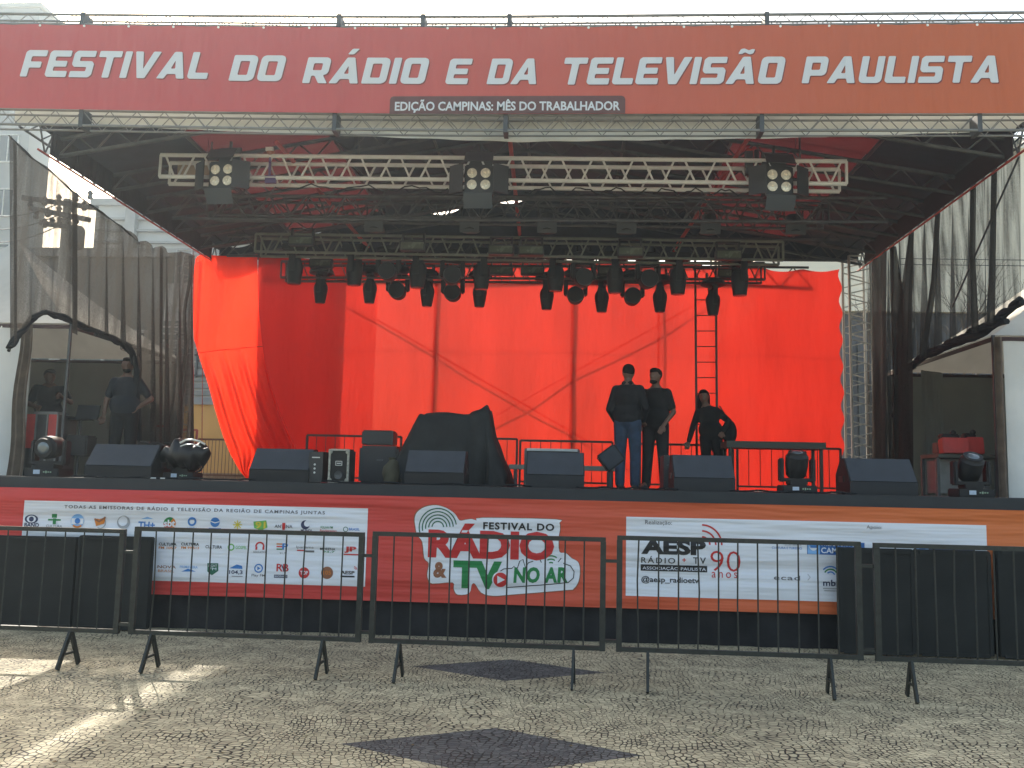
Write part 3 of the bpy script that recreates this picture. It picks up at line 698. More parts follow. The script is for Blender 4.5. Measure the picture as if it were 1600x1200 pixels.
# ------------------------------------------------------------------ front header: trusses + banner
YT = YR - .12
def head_truss(name, label, z0, z1, y, mt, n):
    t = Thing(name, label, 'truss', (XC, y, z0)); segs = 12
    xs = [lerp(XL - .9, XR + .9, i / segs) for i in range(segs + 1)]
    for dy in (0, .16):
        for zc in (z0, z1):
            m = MB(); m.path([(x, y + dy, zc + sag(x)) for x in xs], .013 if dy else .017); t.part('chord', m, mt, True)
        m = MB(); N = n
        for i in range(N):
            a = lerp(XL - .9, XR + .9, i / N); b = lerp(XL - .9, XR + .9, (i + 1) / N); c = (a + b) / 2
            m.tube((a, y + dy, z0 + sag(a)), (c, y + dy, z1 + sag(c)), .0055, 5); m.tube((c, y + dy, z1 + sag(c)), (b, y + dy, z0 + sag(b)), .0055, 5)
        t.part('bracing', m, mt, True)
    for px in ((130, 530, 661, 796, 1198) if z1 > 6.3 else (127, 523, 790, 1190, 1530)):
        x = at(px, 30 if z1 > 6.3 else 190, y).x
        m = MB(); m.box((x, y + .08, (z0 + z1) / 2 + sag(x)), (.05, .2, z1 - z0 + .05)); t.part('splice_plate', m, STEEL, True)
    return t
zU0, zU1 = Z_(42, YT), Z_(26, YT); zL0, zL1 = Z_(204, YT), Z_(180, YT)
head_truss('header_truss', 'thin upper lattice truss above the red title banner', zU0, zU1, YT, GALV, 46)
head_truss('header_truss', 'lower lattice truss under the red title banner', zL0, zL1, YT, GALV, 40)
zT0, zT1 = Z_(178, YT - .05), Z_(42, YT - .05)
YTB = YT - .05
tb = Thing('title_banner', 'long red banner with white festival title across the stage roof front', 'banner', (XC, YTB, zT0))
m = MB(); m.grid(lambda u, v: Vector((lerp(XL - .9, XR + .9, u), YTB, lerp(zT0, zT1 - .012, v) + sag(lerp(XL - .9, XR + .9, u)) + (.012 * abs(math.sin(u * math.pi * 23)) if v == 1 else 0))), 184, 6)
m.build('banner_cloth', pm((.48, .085, .088), 'up', (.5, .125, .05), -4, 5.5), tb.o, off=tb.loc)
m = MB(); m.grid(lambda u, v: Vector((lerp(XL - .9, XR + .9, u), YTB + .005, lerp(zT0 + .01, zT1 - .02, v) + sag(lerp(XL - .9, XR + .9, u)))), 60, 2)
m.build('bounce_sheet', mat('grey_bounce_sheet', (.25, .25, .25), .8), tb.o, off=tb.loc)  # added unseen sheet, turns red bounce light behind the banner grey
m = MB()
for i in range(24):
    x = lerp(XL - .8, XR + .8, (i + .5) / 24); z = zT1 - .018 + sag(x); m.lathe((x, YTB - .003, z), [(.014, 0), (.014, .006)], 'Y', 10)
m.build('eyelets', mat('eyelet', (.85, .85, .8), .4), tb.o, off=tb.loc)
G = {
 'F': (.78, [[(0, 0), (.25, 0), (.25, .34), (.66, .34), (.66, .57), (.25, .57), (.25, .77), (.78, .77), (.78, 1), (.08, 1), (0, .92)]]),
 'E': (.78, [[(.08, 0), (.78, 0), (.78, .23), (.25, .23), (.25, .39), (.7, .39), (.7, .61), (.25, .61), (.25, .77), (.78, .77), (.78, 1), (.08, 1), (0, .92), (0, .08)]]),
 'S': (.8, [[(0, 0), (.7, 0), (.8, .1), (.8, .51), (.71, .61), (.25, .61), (.25, .77), (.78, .77), (.78, 1), (.1, 1), (0, .9), (0, .49), (.09, .39), (.55, .39), (.55, .23), (0, .23)]]),
 'T': (.82, [[(.285, 0), (.535, 0), (.535, .77), (.82, .77), (.82, 1), (0, 1), (0, .77), (.285, .77)]]),
 'I': (.25, [[(0, 0), (.25, 0), (.25, 1), (0, 1)]]),
 'V': (.9, [[(.27, 0), (.55, 0), (.93, 1), (.65, 1), (.42, .34), (.28, 1), (0, 1)]]),
 'A': (.95, [[(-.04, 0), (.23, 0), (.31, .17), (.62, .17), (.68, 0), (.95, 0), (.66, 1), (.4, 1)], [(.4, .37), (.56, .37), (.5, .68)]]),
 'L': (.7, [[(.08, 0), (.72, 0), (.72, .23), (.25, .23), (.25, 1), (0, 1), (0, .08)]]),
 'D': (.82, [[(0, 0), (.66, 0), (.78, .06), (.82, .16), (.82, .84), (.78, .94), (.66, 1), (0, 1)], [(.25, .23), (.57, .23), (.57, .77), (.25, .77)]]),
 'O': (.82, [[(.14, 0), (.68, 0), (.78, .05), (.82, .15), (.82, .85), (.78, .95), (.68, 1), (.14, 1), (.04, .95), (0, .85), (0, .15), (.04, .05)], [(.25, .23), (.57, .23), (.57, .77), (.25, .77)]]),
 'R': (.82, [[(0, 0), (.25, 0), (.25, .29), (.36, .29), (.54, 0), (.84, 0), (.64, .31), (.76, .36), (.8, .46), (.8, .86), (.76, .95), (.66, 1), (0, 1)], [(.25, .5), (.55, .5), (.55, .77), (.25, .77)]]),
 'P': (.8, [[(0, 0), (.25, 0), (.25, .28), (.66, .28), (.76, .33), (.8, .43), (.8, .86), (.76, .95), (.66, 1), (0, 1)], [(.25, .5), (.55, .5), (.55, .77), (.25, .77)]]),
 'U': (.8, [[(.14, 0), (.66, 0), (.76, .05), (.8, .15), (.8, 1), (.55, 1), (.55, .23), (.25, .23), (.25, 1), (0, 1), (0, .15), (.04, .05)]]),
}
def word(s):
    loops = []; x = 0
    for ch in s:
        acc = None
        if ch == 'Á': ch, acc = 'A', 'a'
        if ch == 'Ã': ch, acc = 'A', 't'
        wd, ls = G[ch]
        for lp in ls: loops.append([(x + a, b) for a, b in lp])
        if acc == 'a': loops.append([(x + .38, 1.12), (x + .58, 1.12), (x + .74, 1.34), (x + .5, 1.34)])
        if acc == 't': loops.append([(x + .2, 1.1), (x + .34, 1.1), (x + .42, 1.17), (x + .6, 1.08), (x + .72, 1.12), (x + .76, 1.28), (x + .62, 1.28), (x + .56, 1.23), (x + .38, 1.31), (x + .26, 1.28)])
        x += wd + .11
    return loops, x - .11
def chaik(lp):       # soften the corners of a glyph loop
    o = []
    n = len(lp)
    for i in range(n):
        p, a, b = Vector(lp[i]), Vector(lp[i - 1]), Vector(lp[(i + 1) % n])
        for q in (a, b):
            d = (q - p); L = d.length; o.append(tuple(p + d.normalized() * min(.028, L * .4)))
    return o
TW = pm((.60, .64, .68), 'up'); TD = pm((.2, .055, .05), 'up')
for s, x0, x1, yb, yt in (('FESTIVAL', 31, 331, 122, 75), ('DO', 357, 447, 127, 82), ('RÁDIO', 472, 671, 131, 86), ('E', 695, 738, 132, 88), ('DA', 760, 846, 132, 88), ('TELEVISÃO', 874, 1229, 132, 86), ('PAULISTA', 1252, 1569, 130, 85)):
    loops, W = word(s); H = 1.0
    xa = at(x0, yb, YTB).x; xb = at(x1, yb, YTB).x; h = (yb - yt) * YTB / F
    shear = .2; sx = (xb - xa) / (W + shear * h / ((xb - xa) / W)) 
    sx = (xb - xa - shear * h) / W
    zb_ = at((x0 + x1) / 2, yb, YTB).z - 0
    for nm, mt, off, yy in (('title_shadow', TD, .013, YTB - .004), ('title_lettering', TW, .0, YTB - .008)):
        ll = [[(a * sx + b * h * shear, b * h) for a, b in chaik(lp)] for lp in loops]
        geo = curve2d(ll, 0, 0)
        m = MB(); m.flat = 1
        dx = .012 if off else 0
        m.add([(xa + v.x + dx, yy, zb_ + v.y - dx * .9 + sag(xa + v.x) - sag((xa + xb) / 2)) for v in geo[0]], face_cam(*geo))
        o = m.build(nm, mt, tb.o, off=tb.loc, smooth=False)
def sub_board(m):
    a, b, c, d = pxbox(609, 150, 977, 178, YTB - .005); c = zT0 + .002
    m.use(pm((.12, .055, .055), 'up')); r = .04; yy = YTB - .005
    ps = [(a, c), (b, c), (b, d - r), (b - r * .3, d - r * .3), (b - r, d), (a + r, d), (a + r * .3, d - r * .3), (a, d - r)]
    m.add([(x, yy, z) for x, z in ps], [tuple(range(8))])
m = MB(); m.flat = 1; sub_board(m); m.build('subtitle_plate', None, tb.o, off=tb.loc, smooth=False)
m = MB(); m.flat = 1; m.use(TW); fit(m, text2d('EDIÇÃO CAMPINAS: MÊS DO TRABALHADOR', .025), *pxbox(617, 155, 969, 176, YTB - .01), YTB - .01); m.build('subtitle_lettering', None, tb.o, off=tb.loc, smooth=False)

# white valance below
va = Thing('roof_valance', 'grey white canvas valance sagging under the lower header truss', 'canopy', (XC, YR + .12, 5.4))
def valf(u, v):
    x = lerp(XL - .4, XR + .4, u); px = lerp(0, 1600, u)
    zt_ = zL1 + .1 + sag(x); zb_ = at(px, interp([(0, 193), (130, 196), (400, 207), (800, 222), (1200, 216), (1500, 206), (1600, 204)], px), YR + .12).z
    return Vector((x, YR + .12 + .01 * math.sin(x * 9) * v, lerp(zt_, zb_, v)))
m = MB(); m.grid(valf, 120, 5); va.part('canvas', m, mat('valance_canvas', (.62, .64, .6), .8, var=.08, scale=2, bump=.25, bscale=7), True)

# ------------------------------------------------------------------ roof
ZE = 5.72; ZRG = 6.7; YRB = 15.6
roof = Thing('stage_roof', 'gabled stage roof of red sheeting, blackened in part to imitate shade, over dark rafters', 'roof', (XC, YR, ZE))
def roofz(x): 
    h = (XR - XL) / 2 + .1; return ZRG - (ZRG - ZE) * abs(x - XC) / h
REDROOF = cloth_mat('red_roof_sheet', (.055, .008, .008), 0, .45)
SHADEROOF = mat('shade_dark_sheet', (.03, .035, .05), .8, var=.3)  # shade under the red roof put into the sheet colour
xs = [XL - .1, -4.9, -3.2, -1.9, XC, .8, 2.2, 3.9, XR + .1]
ms = [SHADEROOF, REDROOF, REDROOF, REDROOF, REDROOF, REDROOF, REDROOF, SHADEROOF]
for i, mt in enumerate(ms):
    a, b = xs[i], xs[i + 1]
    for (ya, yb_, mm) in ((YR + .2, 11.5, mt), (11.5, YRB, mt if i in (1, 6) else SHADEROOF)):
        m = MB(); m.grid(lambda u, v: Vector((lerp(a, b, u), lerp(ya, yb_, v), roofz(lerp(a, b, u)) + .06 - .02 * math.sin(v * (yb_ - ya)) ** 2)), 6, 16)
        o = roof.part('roof_sheet', m, mm, True)
        o['label'] = 'roof sheet blackened to imitate shade' if mm is SHADEROOF else 'dark red roof sheet'
for k, yy in enumerate((10.3, 11.6, 12.6, 13.6, 14.6, 15.35)):
    m = MB()
    for sx in (-1, 1):
        xe = XL if sx < 0 else XR
        m.tube((xe, yy, ZE - .02), (XC, yy, ZRG - .02), .03); m.tube((xe, yy, ZE - .24), (XC, yy, ZRG - .26), .026)
        n = 12
        for i in range(n):
            t0, t1, tm = i / n, (i + 1) / n, (i + .5) / n
            P = lambda t_, lo: Vector((lerp(xe, XC, t_), yy, lerp(ZE, ZRG, t_) - (.25 if lo else .02)))
            m.tube(P(t0, 1), P(tm, 0), .012, 5); m.tube(P(tm, 0), P(t1, 1), .012, 5)
    roof.part('rafter', m, STEEL, True)
    if k in (1, 3, 5):
        m = MB()
        for dz in (-.3, -.62): m.tube((XL + .9, yy, ZE + dz), (XR - .9, yy, ZE + dz), .022)
        n = 18
        for i in range(n):
            a, b = lerp(XL + .9, XR - .9, i / n), lerp(XL + .9, XR - .9, (i + 1) / n); c = (a + b) / 2
            m.tube((a, yy, ZE - .62), (c, yy, ZE - .3), .011, 5); m.tube((c, yy, ZE - .3), (b, yy, ZE - .62), .011, 5)
        roof.part('cross_truss', m, STEEL, True)
for x in (-4.9, -3.2, -1.9, XC, .8, 2.2, 3.9):
    m = MB(); m.tube((x, YR + .2, roofz(x) + .0), (x, YRB, roofz(x) + .0), .022); roof.part('purlin', m, STEEL, True)
# rear gable sheet with an uneven gap along the left slope
m = MB()
def gab(u, v):
    x = lerp(XL, XR, u); zt = roofz(x) + .02 - (.07 * max(0, math.sin(x * 5.1)) if x < XC else 0)
    return Vector((x, YRB - .08, lerp(5.6 - .12 * max(0, 1 - abs(x - XL) / 2), max(5.61, zt), v)))
m.grid(gab, 160, 2); o = roof.part('gable_sheet', m, SHADEROOF, True)
# red pipes under the roof
for a, b in (((432, 222, 10.8), (575, 386, 13.9)), ((797, 220, 10.8), (812, 366, 13.9)), ((1170, 215, 10.8), (1052, 392, 14.2))):
    m = MB(); m.tube(at(*a), at(*b), .028); roof.part('tie_pipe', m, REDST, True)
# side eave trusses
for sx, xx, lab in ((-1, XL, 'left eave'), (1, XR, 'right eave')):
    m = MB()
    for (dx, dz, r) in ((0, 0, .024), (0, -.3, .014), (-.25 * sx * -1, -.02, .016)):
        m.use(REDST if dz == -.3 else STEEL); m.tube((xx + dx, YR, ZE + dz), (xx + dx, YRB, ZE + dz), r)
    roof.part('eave_rail', m, None, True)
    m = MB(); n = 20
    for i in range(n):
        y0, y1 = lerp(YR, YRB, i / n), lerp(YR, YRB, (i + 1) / n); yc = (y0 + y1) / 2
        m.tube((xx, y0, ZE), (xx, yc, ZE - .3), .011, 5); m.tube((xx, yc, ZE - .3), (xx, y1, ZE), .011, 5)
        m.tube((xx, y0, ZE), (xx + .25 * sx * -1 * -1, yc, ZE - .02), .009, 5)
    roof.part('eave_bracing', m, STEEL, True)
    # laced skirt sheet with slits
    m = MB(); n = 90
    for i in range(n):
        y0, y1 = lerp(YR + .2, YRB - .5, i / n), lerp(YR + .2, YRB - .5, (i + 1) / n)
        gap = .025 if (i % 3 == 1 and sx < 0) else 0
        m.box((xx - .03 * -sx * -1, (y0 + y1) / 2, ZE - .14), (.012, (y1 - y0) * (1.0 if not gap else random.uniform(.4, .8)), .3))
    roof.part('eave_skirt', m, mat('black_skirt_sheet', (.03, .025, .03), .8), True)

# ------------------------------------------------------------------ towers
def tower(x, y, sz, ztop, label, mt):
    t = Thing('truss_tower', label, 'truss tower', (x, y, 0)); box_truss(t, (x, y, .02), (x, y, ztop), sz, .024, .011, 16, mt, upv=(0, 1, 0), faces=(0, 2))
    m = MB(); m.box((x, y, .01), (.6, .6, .02)); t.part('base_plate', m, mt, True)
pR = at(1341, 560, 15.4); pL = at(284, 560, 15.3)
tower(pR.x, 15.4, .36, 5.6, 'bright aluminium lattice tower between red cloth and right net', mat('tower_paint', (.42, .41, .37), .75, .0))
tower(pL.x, 15.3, .28, 5.6, 'dull lattice tower behind the left net beside the red cloth', ALUD)
tower(XL - .95, YR + .15, .34, 5.7, 'dark lattice tower at the front left corner of the roof', STEEL)
tower(XR + .85, YR + .15, .34, 5.7, 'dark lattice tower at the front right corner of the roof', STEEL)
# loose cable down left tower
m = MB(); m.path([(pL.x + .16 + .03 * math.sin(i * .9), 15.0, lerp(5.45, 1.6, i / 20)) for i in range(21)], .03); o = m.build('cable_loom', BLKC, off=(pL.x, 15, 1.6)); tag(o, 'thick black cable loom hanging down the left lattice tower', 'cable')
# two thin red guy ropes in left gap
for k, px in enumerate((303, 317)):
    m = MB(); m.tube(at(px, 520, 15.6), at(px - 2, 745, 15.6), .008); p = at(px, 745, 15.6); o = m.build('guy_rope', REDST, off=p)
    tag(o, ('thin red rope nearest the left lattice tower', 'thin red rope between the left tower and red cloth')[k], 'rope', 'thin red ropes left of the cloth')

# ================================================================== BACKDROP
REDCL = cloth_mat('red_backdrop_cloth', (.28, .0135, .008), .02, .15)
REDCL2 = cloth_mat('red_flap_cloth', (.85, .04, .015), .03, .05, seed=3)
bd = Thing('red_backdrop', 'large red cloth backdrop closing the rear of the stage', 'backdrop', (XC, YB, ZD))
x0, x1 = at(393, 600, YB).x, at(1315, 600, YB).x
def bdf(u, v):
    x = lerp(x0, x1, u); px = lerp(393, 1315, u)
    zt_ = at(px, interp([(398, 399), (500, 402), (800, 408), (1170, 413), (1210, 420), (1315, 421)], px), YB).z
    zt_ -= .05 * abs(math.sin(u * math.pi * 16)) * (1 if px > 1100 or px < 500 else .3)
    z = lerp(ZD + .01, zt_, v)
    y = YB + .03 * math.sin(x * 2.1 + z * .3) + .02 * math.sin(x * 5.3 + 1) * (1 - v) + .012 * math.sin(z * 4 + x)
    if u > .985: x += .03 * math.sin(z * 14)
    return Vector((x, y, z))
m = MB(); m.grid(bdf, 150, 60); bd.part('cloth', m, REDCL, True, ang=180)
# doubled layer behind its left part
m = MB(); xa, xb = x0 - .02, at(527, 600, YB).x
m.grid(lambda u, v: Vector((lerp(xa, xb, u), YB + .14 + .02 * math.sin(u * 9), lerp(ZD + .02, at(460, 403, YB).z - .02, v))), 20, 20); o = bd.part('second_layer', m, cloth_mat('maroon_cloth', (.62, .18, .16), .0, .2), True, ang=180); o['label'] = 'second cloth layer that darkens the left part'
for px in (678, 893, 1028):
    m = MB(); xx = at(px, 600, YB + .2).x; m.tube((xx, YB + .13, 0), (xx, YB + .13, 5.45), .03 if px != 1028 else .02); o = m.build('scaffold_post', GALV, off=(xx, YB + .13, 0))
    tag(o, {678: 'thin scaffold post showing through the red cloth left of centre', 893: 'scaffold post showing through the red cloth left of the men', 1028: 'slim scaffold post showing through the red cloth above the right man'}[px], 'scaffold post', 'scaffold posts behind the red cloth')
for a, b, lab in (((525, 462), (985, 728), 'long diagonal brace falling to the right behind the red cloth'), ((1112, 462), (765, 655), 'diagonal brace falling to the left behind the red cloth')):
    A, B = at(*a, YB + .2), at(*b, YB + .2); m = MB(); m.tube(A, B, .014); o = m.build('scaffold_brace', GALV, off=B); tag(o, lab, 'scaffold brace', 'diagonal braces behind the red cloth')
# horizontal seam
m = MB(); m.box(((x0 + x1) / 2, YB + .07, at(860, 548, YB).z), (x1 - x0 - .1, .004, .006)); bd.part('seam', m, REDCL, True)
# flap
fl = Thing('red_cloth_flap', 'bright loose red cloth flap gathered to a point at lower left of backdrop', 'cloth', at(387, 748, 14.7))
Lp = [(397, 316), (402, 306), (430, 302), (480, 301), (530, 303), (560, 312), (600, 325), (640, 336), (680, 348), (710, 360), (735, 374), (748, 385)]
Rp = [(397, 402), (480, 404), (530, 409), (560, 413), (600, 422), (640, 435), (680, 452), (700, 462), (715, 452), (730, 420), (748, 390)]
def flf(u, v):
    py = lerp(397, 748, v) + (3 * math.sin(u * 3)) * (1 - v); px = lerp(interp(Lp, py), interp(Rp, py), u)
    Y = 15.2 - .45 * v + .04 * math.sin(u * 7 + v * 2) - .1 * math.sin(u * math.pi) * (1 - v * .6)
    if v > .42: Y += min(1, (v - .42) * 6) * (.055 * math.sin(u * 26 + v * 3) + .03 * math.sin(u * 47))
    return at(px, py, Y)
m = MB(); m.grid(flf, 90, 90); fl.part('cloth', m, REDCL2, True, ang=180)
m = MB(); m.path([at(lerp(interp(Lp, 548), interp(Rp, 548), i / 12) + 0, 552 - i * .9, 14.98) + Vector((0, -.07 * math.sin(i / 12 * math.pi), 0)) for i in range(13)], .006, 5); fl.part('seam', m, REDCL, True)

# ladder
lad = Thing('ladder', 'thin black ladder standing against the red cloth right of centre', 'ladder', at(1102, 700, 15.0))
for px in (1087, 1119):
    m = MB(); m.bar(at(px - 1, 395, 15.05), at(px + 2, 745, 15.05), .035, .03); lad.part('rail', m, IRON, True)
for i in range(13):
    y = 420 + i * 24.3
    if y > 745: break
    m = MB(); m.tube(at(1087, y, 15.05), at(1120, y, 15.05), .009, 6); lad.part('rung', m, IRON, True)

# rear railings
def rail(px0, px1, y0, Y, n, label, mt=IRON, h=.95, g='railings at the rear of the stage'):
    A, B = at(px0, y0, Y), at(px1, y0, Y); A.z = B.z = ZD + h
    t = Thing('railing', label, 'railing', (A.x, Y, ZD), group=g)
    m = MB(); m.bar(A, B, .035, .035); m.bar((A.x, Y, ZD + .08), (B.x, Y, ZD + .08), .03, .03); m.bar((A.x, Y, ZD), A, .035, .035); m.bar((B.x, Y, ZD), B, .035, .035); t.part('frame', m, mt, True)
    for i in range(1, n):
        x = lerp(A.x, B.x, i / n); m = MB(); m.tube((x, Y, ZD + .08), (x, Y, ZD + h), .0065, 5); t.part('bar', m, mt, True)
rail(480, 627, 686, 14.9, 10, 'black railing behind the stacked cases left of drum cover', h=.78)
rail(640, 808, 686, 14.9, 11, 'black railing partly behind the covered drum kit', h=.78)
rail(813, 957, 690, 14.9, 9, 'black railing left of the standing men', h=.76)
rail(1000, 1145, 694, 14.9, 9, 'black railing between the men and the woman', h=.74)
rail(1152, 1313, 700, 14.9, 9, 'black railing at the right end of the red cloth', h=.72)
rail(222, 262, 668, 16.0, 8, 'red handrail behind the left net', REDST, .95, 'railings behind the left wing'); rail(262, 308, 672, 16.2, 9, 'red and black handrail below the ochre wall', REDST, .9, 'railings behind the left wing')
rail(310, 398, 688, 16.6, 16, 'brown railing in front of the board hoarding', mat('brown_iron', (.16, .09, .06), .7), .75, 'railings behind the left wing')

# ================================================================== LIGHTING RIG
def truss_thing(label, a, b, Y, sz, mt, n, rc=.022, rb=.011, Yb=None):
    A, B = at(*a, Y), at(*b, Yb or Y); t = Thing('lighting_truss', label, 'truss', (A + B) / 2, group='horizontal lighting trusses')
    box_truss(t, A, B, sz, rc, rb, n, mt, faces=(1, 3)); return A, B
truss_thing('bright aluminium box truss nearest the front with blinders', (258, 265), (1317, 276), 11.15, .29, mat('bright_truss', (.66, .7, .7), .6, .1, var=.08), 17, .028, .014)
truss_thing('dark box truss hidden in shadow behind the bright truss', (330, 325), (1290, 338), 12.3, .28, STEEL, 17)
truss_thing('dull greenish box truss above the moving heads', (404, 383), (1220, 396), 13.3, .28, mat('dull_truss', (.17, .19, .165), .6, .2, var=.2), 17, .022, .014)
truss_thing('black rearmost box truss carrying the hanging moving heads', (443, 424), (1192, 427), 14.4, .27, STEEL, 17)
# chain hoists suspending
for px, Y, y in ((330, 11.15, 245), (560, 11.15, 245), (975, 11.15, 250), (1250, 11.15, 255)):
    p = at(px, y, Y); m = MB(); m.tube(p, (p.x, p.y, roofz(p.x)), .012, 6); m.tube((p.x - .05, p.y, p.z + .02), (p.x - .05, p.y, p.z + .5), .004, 4)
    o = m.build('hoist_chain', STEEL, off=p); tag(o, 'hoist chain holding the bright truss, at about %s of its length' % {330: 'the first tenth', 560: 'a third', 975: 'two thirds', 1250: 'the right end'}[px], 'chain', 'hoist chains of the bright truss')

def blinder(loc, label):
    t = Thing('blinder_light', label, 'stage light', loc, group='four lamp blinders on the bright truss')
    m = MB(); m.bbox((0, 0, 0), (.36, .16, .38), .015); t.part('body', m, BLK)
    m = MB(); m.box((0, .12, .3), (.3, .04, .26)); m.tube((0, .12, .16), (0, .12, .52), .02); t.part('bracket', m, BLK)
    for s in (-1, 1):
        m = MB(); q = Matrix.Rotation(R(35) * s, 3, 'Z'); m.box((s * .28, -.12, -.01), (.22, .012, .36), q); t.part('side_flap', m, BLK)
    m = MB(); m.box((0, -.12, -.29), (.36, .012, .2), Matrix.Rotation(R(32), 3, 'X')); t.part('lower_flap', m, mat('grey_flap', (.05, .06, .07), .6))
    m = MB(); m.box((0, -.12, .27), (.36, .012, .18), Matrix.Rotation(R(-35), 3, 'X')); t.part('upper_flap', m, BLK)
    for x in (-.085, .085):
        for z in (-.075, .075):
            m = MB(); m.lathe((x, -.082, z), [(.062, 0), (.062, .012), (.045, .016)], 'Y', 20); l = t.part('lamp', m, LENS)
            m = MB(); m.ball((x, -.1, z), (.014, .01, .014)); t.part('bulb', m, mat('lamp_core', (.95, .9, .75), .2), parent=l)
    return t.o
YBL = 10.9
p = at(351, 277, YBL); b0 = blinder(p, 'left four lamp blinder on the bright front truss'); b0.rotation_euler = (0, 0, R(-6))
dup(b0, at(749, 283, YBL), 0, 'middle four lamp blinder on the bright front truss')
dup(b0, at(1214, 286, YBL), R(5), 'right four lamp blinder on the bright front truss')
# tag box and small ball on the truss
p = at(423, 236, 11.0); t = Thing('round_tag', 'small round tag with purple strap on the bright truss', 'tag', p)
m = MB(); m.ball((0, 0, 0), (.055, .05, .062)); t.part('ball', m, mat('terracotta', (.3, .12, .08), .7)); m = MB(); m.box((0, -.045, .01), (.1, .03, .045)); t.part('paper', m, LABELW)
m = MB(); m.box((0, 0, -.2), (.03, .02, .3)); m.box((.02, 0, -.38), (.14, .04, .1)); t.part('strap', m, mat('purple_strap', (.1, .07, .2), .8))
p = at(1170, 240, 11.1); t = Thing('clamp_lamp', 'small dark clamp with reddish knob on the bright truss by right blinder', 'clamp', p)
m = MB(); m.ball((0, 0, .03), .04); t.part('knob', m, REDST); m = MB(); m.box((0, 0, -.13), (.09, .09, .3)); m.box((.1, .02, -.1), (.05, .07, .3)); t.part('clamp', m, BLK)
p = at(782, 264, 10.98); t = Thing('paper_tag', 'pair of white tags hanging from the bright truss beside middle blinder', 'tag', p)
for s in (-1, 1):
    m = MB(); m.box((s * .032, 0, 0), (.04, .008, .13)); t.part('tag_strip', m, LABELW)
p = at(312, 264, 11.5); m = MB(); m.box((0, 0, 0), (.6, .03, .22)); o = m.build('plywood_board', mat('plywood', (.4, .33, .24), .8), off=(0, 0, 0)); o.location = p; tag(o, 'pale board seen inside the left end of the bright truss', 'board')

# small wash lights in shadow
def par(loc, label):
    t = Thing('wash_light', label, 'stage light', loc, group='wash lights under the shadowed truss')
    m = MB(); m.lathe((0, 0, .0), [(.09, .16), (.11, .1), (.11, -.02), (.14, -.1)], 'Z', 16); t.part('body', m, BLK)
    m = MB(); m.tube((-.13, 0, .03), (-.13, 0, .26), .01); m.tube((.13, 0, .03), (.13, 0, .26), .01); m.tube((-.13, 0, .26), (.13, 0, .26), .012); t.part('yoke', m, BLK)
    m = MB(); m.box((0, -.13, -.05), (.28, .012, .2), Matrix.Rotation(R(20), 3, 'X')); t.part('flap', m, mat('grey_flap', (.05, .06, .07), .6))
    return t.o
k0 = None
for i, px in enumerate((587, 735, 855, 978, 1108, 1240)):
    p = at(px, 350 + (px - 587) * .006, 12.5); lab = '%s wash light from the left under the shadowed truss' % ORD[i]
    if k0 is None: k0 = par(p, lab)
    else: dup(k0, p, 0, lab)

def strobe(loc, label):
    t = Thing('strobe_light', label, 'stage light', loc, group='strobe bars on the rig')
    m = MB(); m.bbox((0, 0, 0), (.38, .12, .15), .01); t.part('body', m, BLK)
    m = MB(); m.box((0, -.064, 0), (.34, .01, .1)); t.part('window', m, mat('strobe_glass', (.1, .12, .09), .25))
    m = MB(); 
    for s in (-1, 1): m.box((s * .16, .05, .14), (.03, .05, .14))
    m.box((0, .05, .205), (.35, .05, .02)); t.part('bracket', m, BLK)
    return t.o
s0 = None
spots = [(471, 377, 13.0), (645, 385, 13.0), (783, 391, 13.0), (830, 392, 13.0), (985, 394, 13.0), (1138, 399, 13.0), (502, 412, 14.2), (783, 423, 14.2), (832, 423, 14.2), (952, 424, 14.2), (1140, 428, 14.2)]
for i, (px, py, Y) in enumerate(spots):
    lab = '%s strobe bar from the left on the %s truss' % (ORD[i if i < 6 else i - 6], 'greenish' if i < 6 else 'rearmost')
    if s0 is None: s0 = strobe(at(px, py, Y), lab)
    else: dup(s0, at(px, py, Y), 0, lab)

def beam(loc, label, front, grp, sc=1.0):          # hanging moving head, origin at the lowest point of the head
    t = Thing('moving_head', label, 'stage light', loc, group=grp)
    H = .47 * sc
    m = MB()
    if front:
        m.lathe((0, 0, H), [(.14, 0), (.2, .04), (.2, .09), (.13, .13)], 'Z', 4 if False else 12)
    else:
        m.lathe((0, 0, H), [(.11, 0), (.2, .03), (.2, .07), (.14, .13)], 'Z', 12)
    m.box((-.1, 0, H + .17), (.03, .05, .1)); m.box((.1, 0, H + .17), (.03, .05, .1)); t.part('base', m, BLKP)
    if front:
        m = MB()
        for s in (-1, 1): m.bbox((s * .16, 0, H - .17), (.07, .12, .27), .02)
        m.bbox((0, 0, H - .05), (.36, .1, .05), .012); t.part('yoke', m, BLKP)
        m = MB(); m.lathe((0, .12, .145), [(.1, 0), (.13, .03), (.14, .16), (.14, .24), (.125, .26)], 'Y', 24); hd = t.part('head', m, BLKP)
        m = MB(); m.lathe((0, -.135, .145), [(.128, -.012), (.135, 0), (.118, .003)], 'Y', 24); m2 = t.part('lens_ring', m, STEEL, parent=hd)
    else:
        m = MB()
        for s in (-1, 1): m.bbox((0, s * .13, H - .17), (.08, .035, .28), .01)
        m.bbox((0, 0, H - .02), (.1, .28, .05), .01); t.part('yoke', m, BLKP)
        m = MB(); m.lathe((0, 0, 0), [(.07, 0), (.082, .015), (.1, .12), (.118, .24), (.11, .3), (.075, .36), (.065, .41)], 'Z', 20); hd = t.part('head', m, BLKP)
        m = MB(); m.lathe((0, 0, -.004), [(.06, 0), (.066, .006)], 'Z', 18); t.part('lens', m, LGLS, parent=hd)
    return t.o
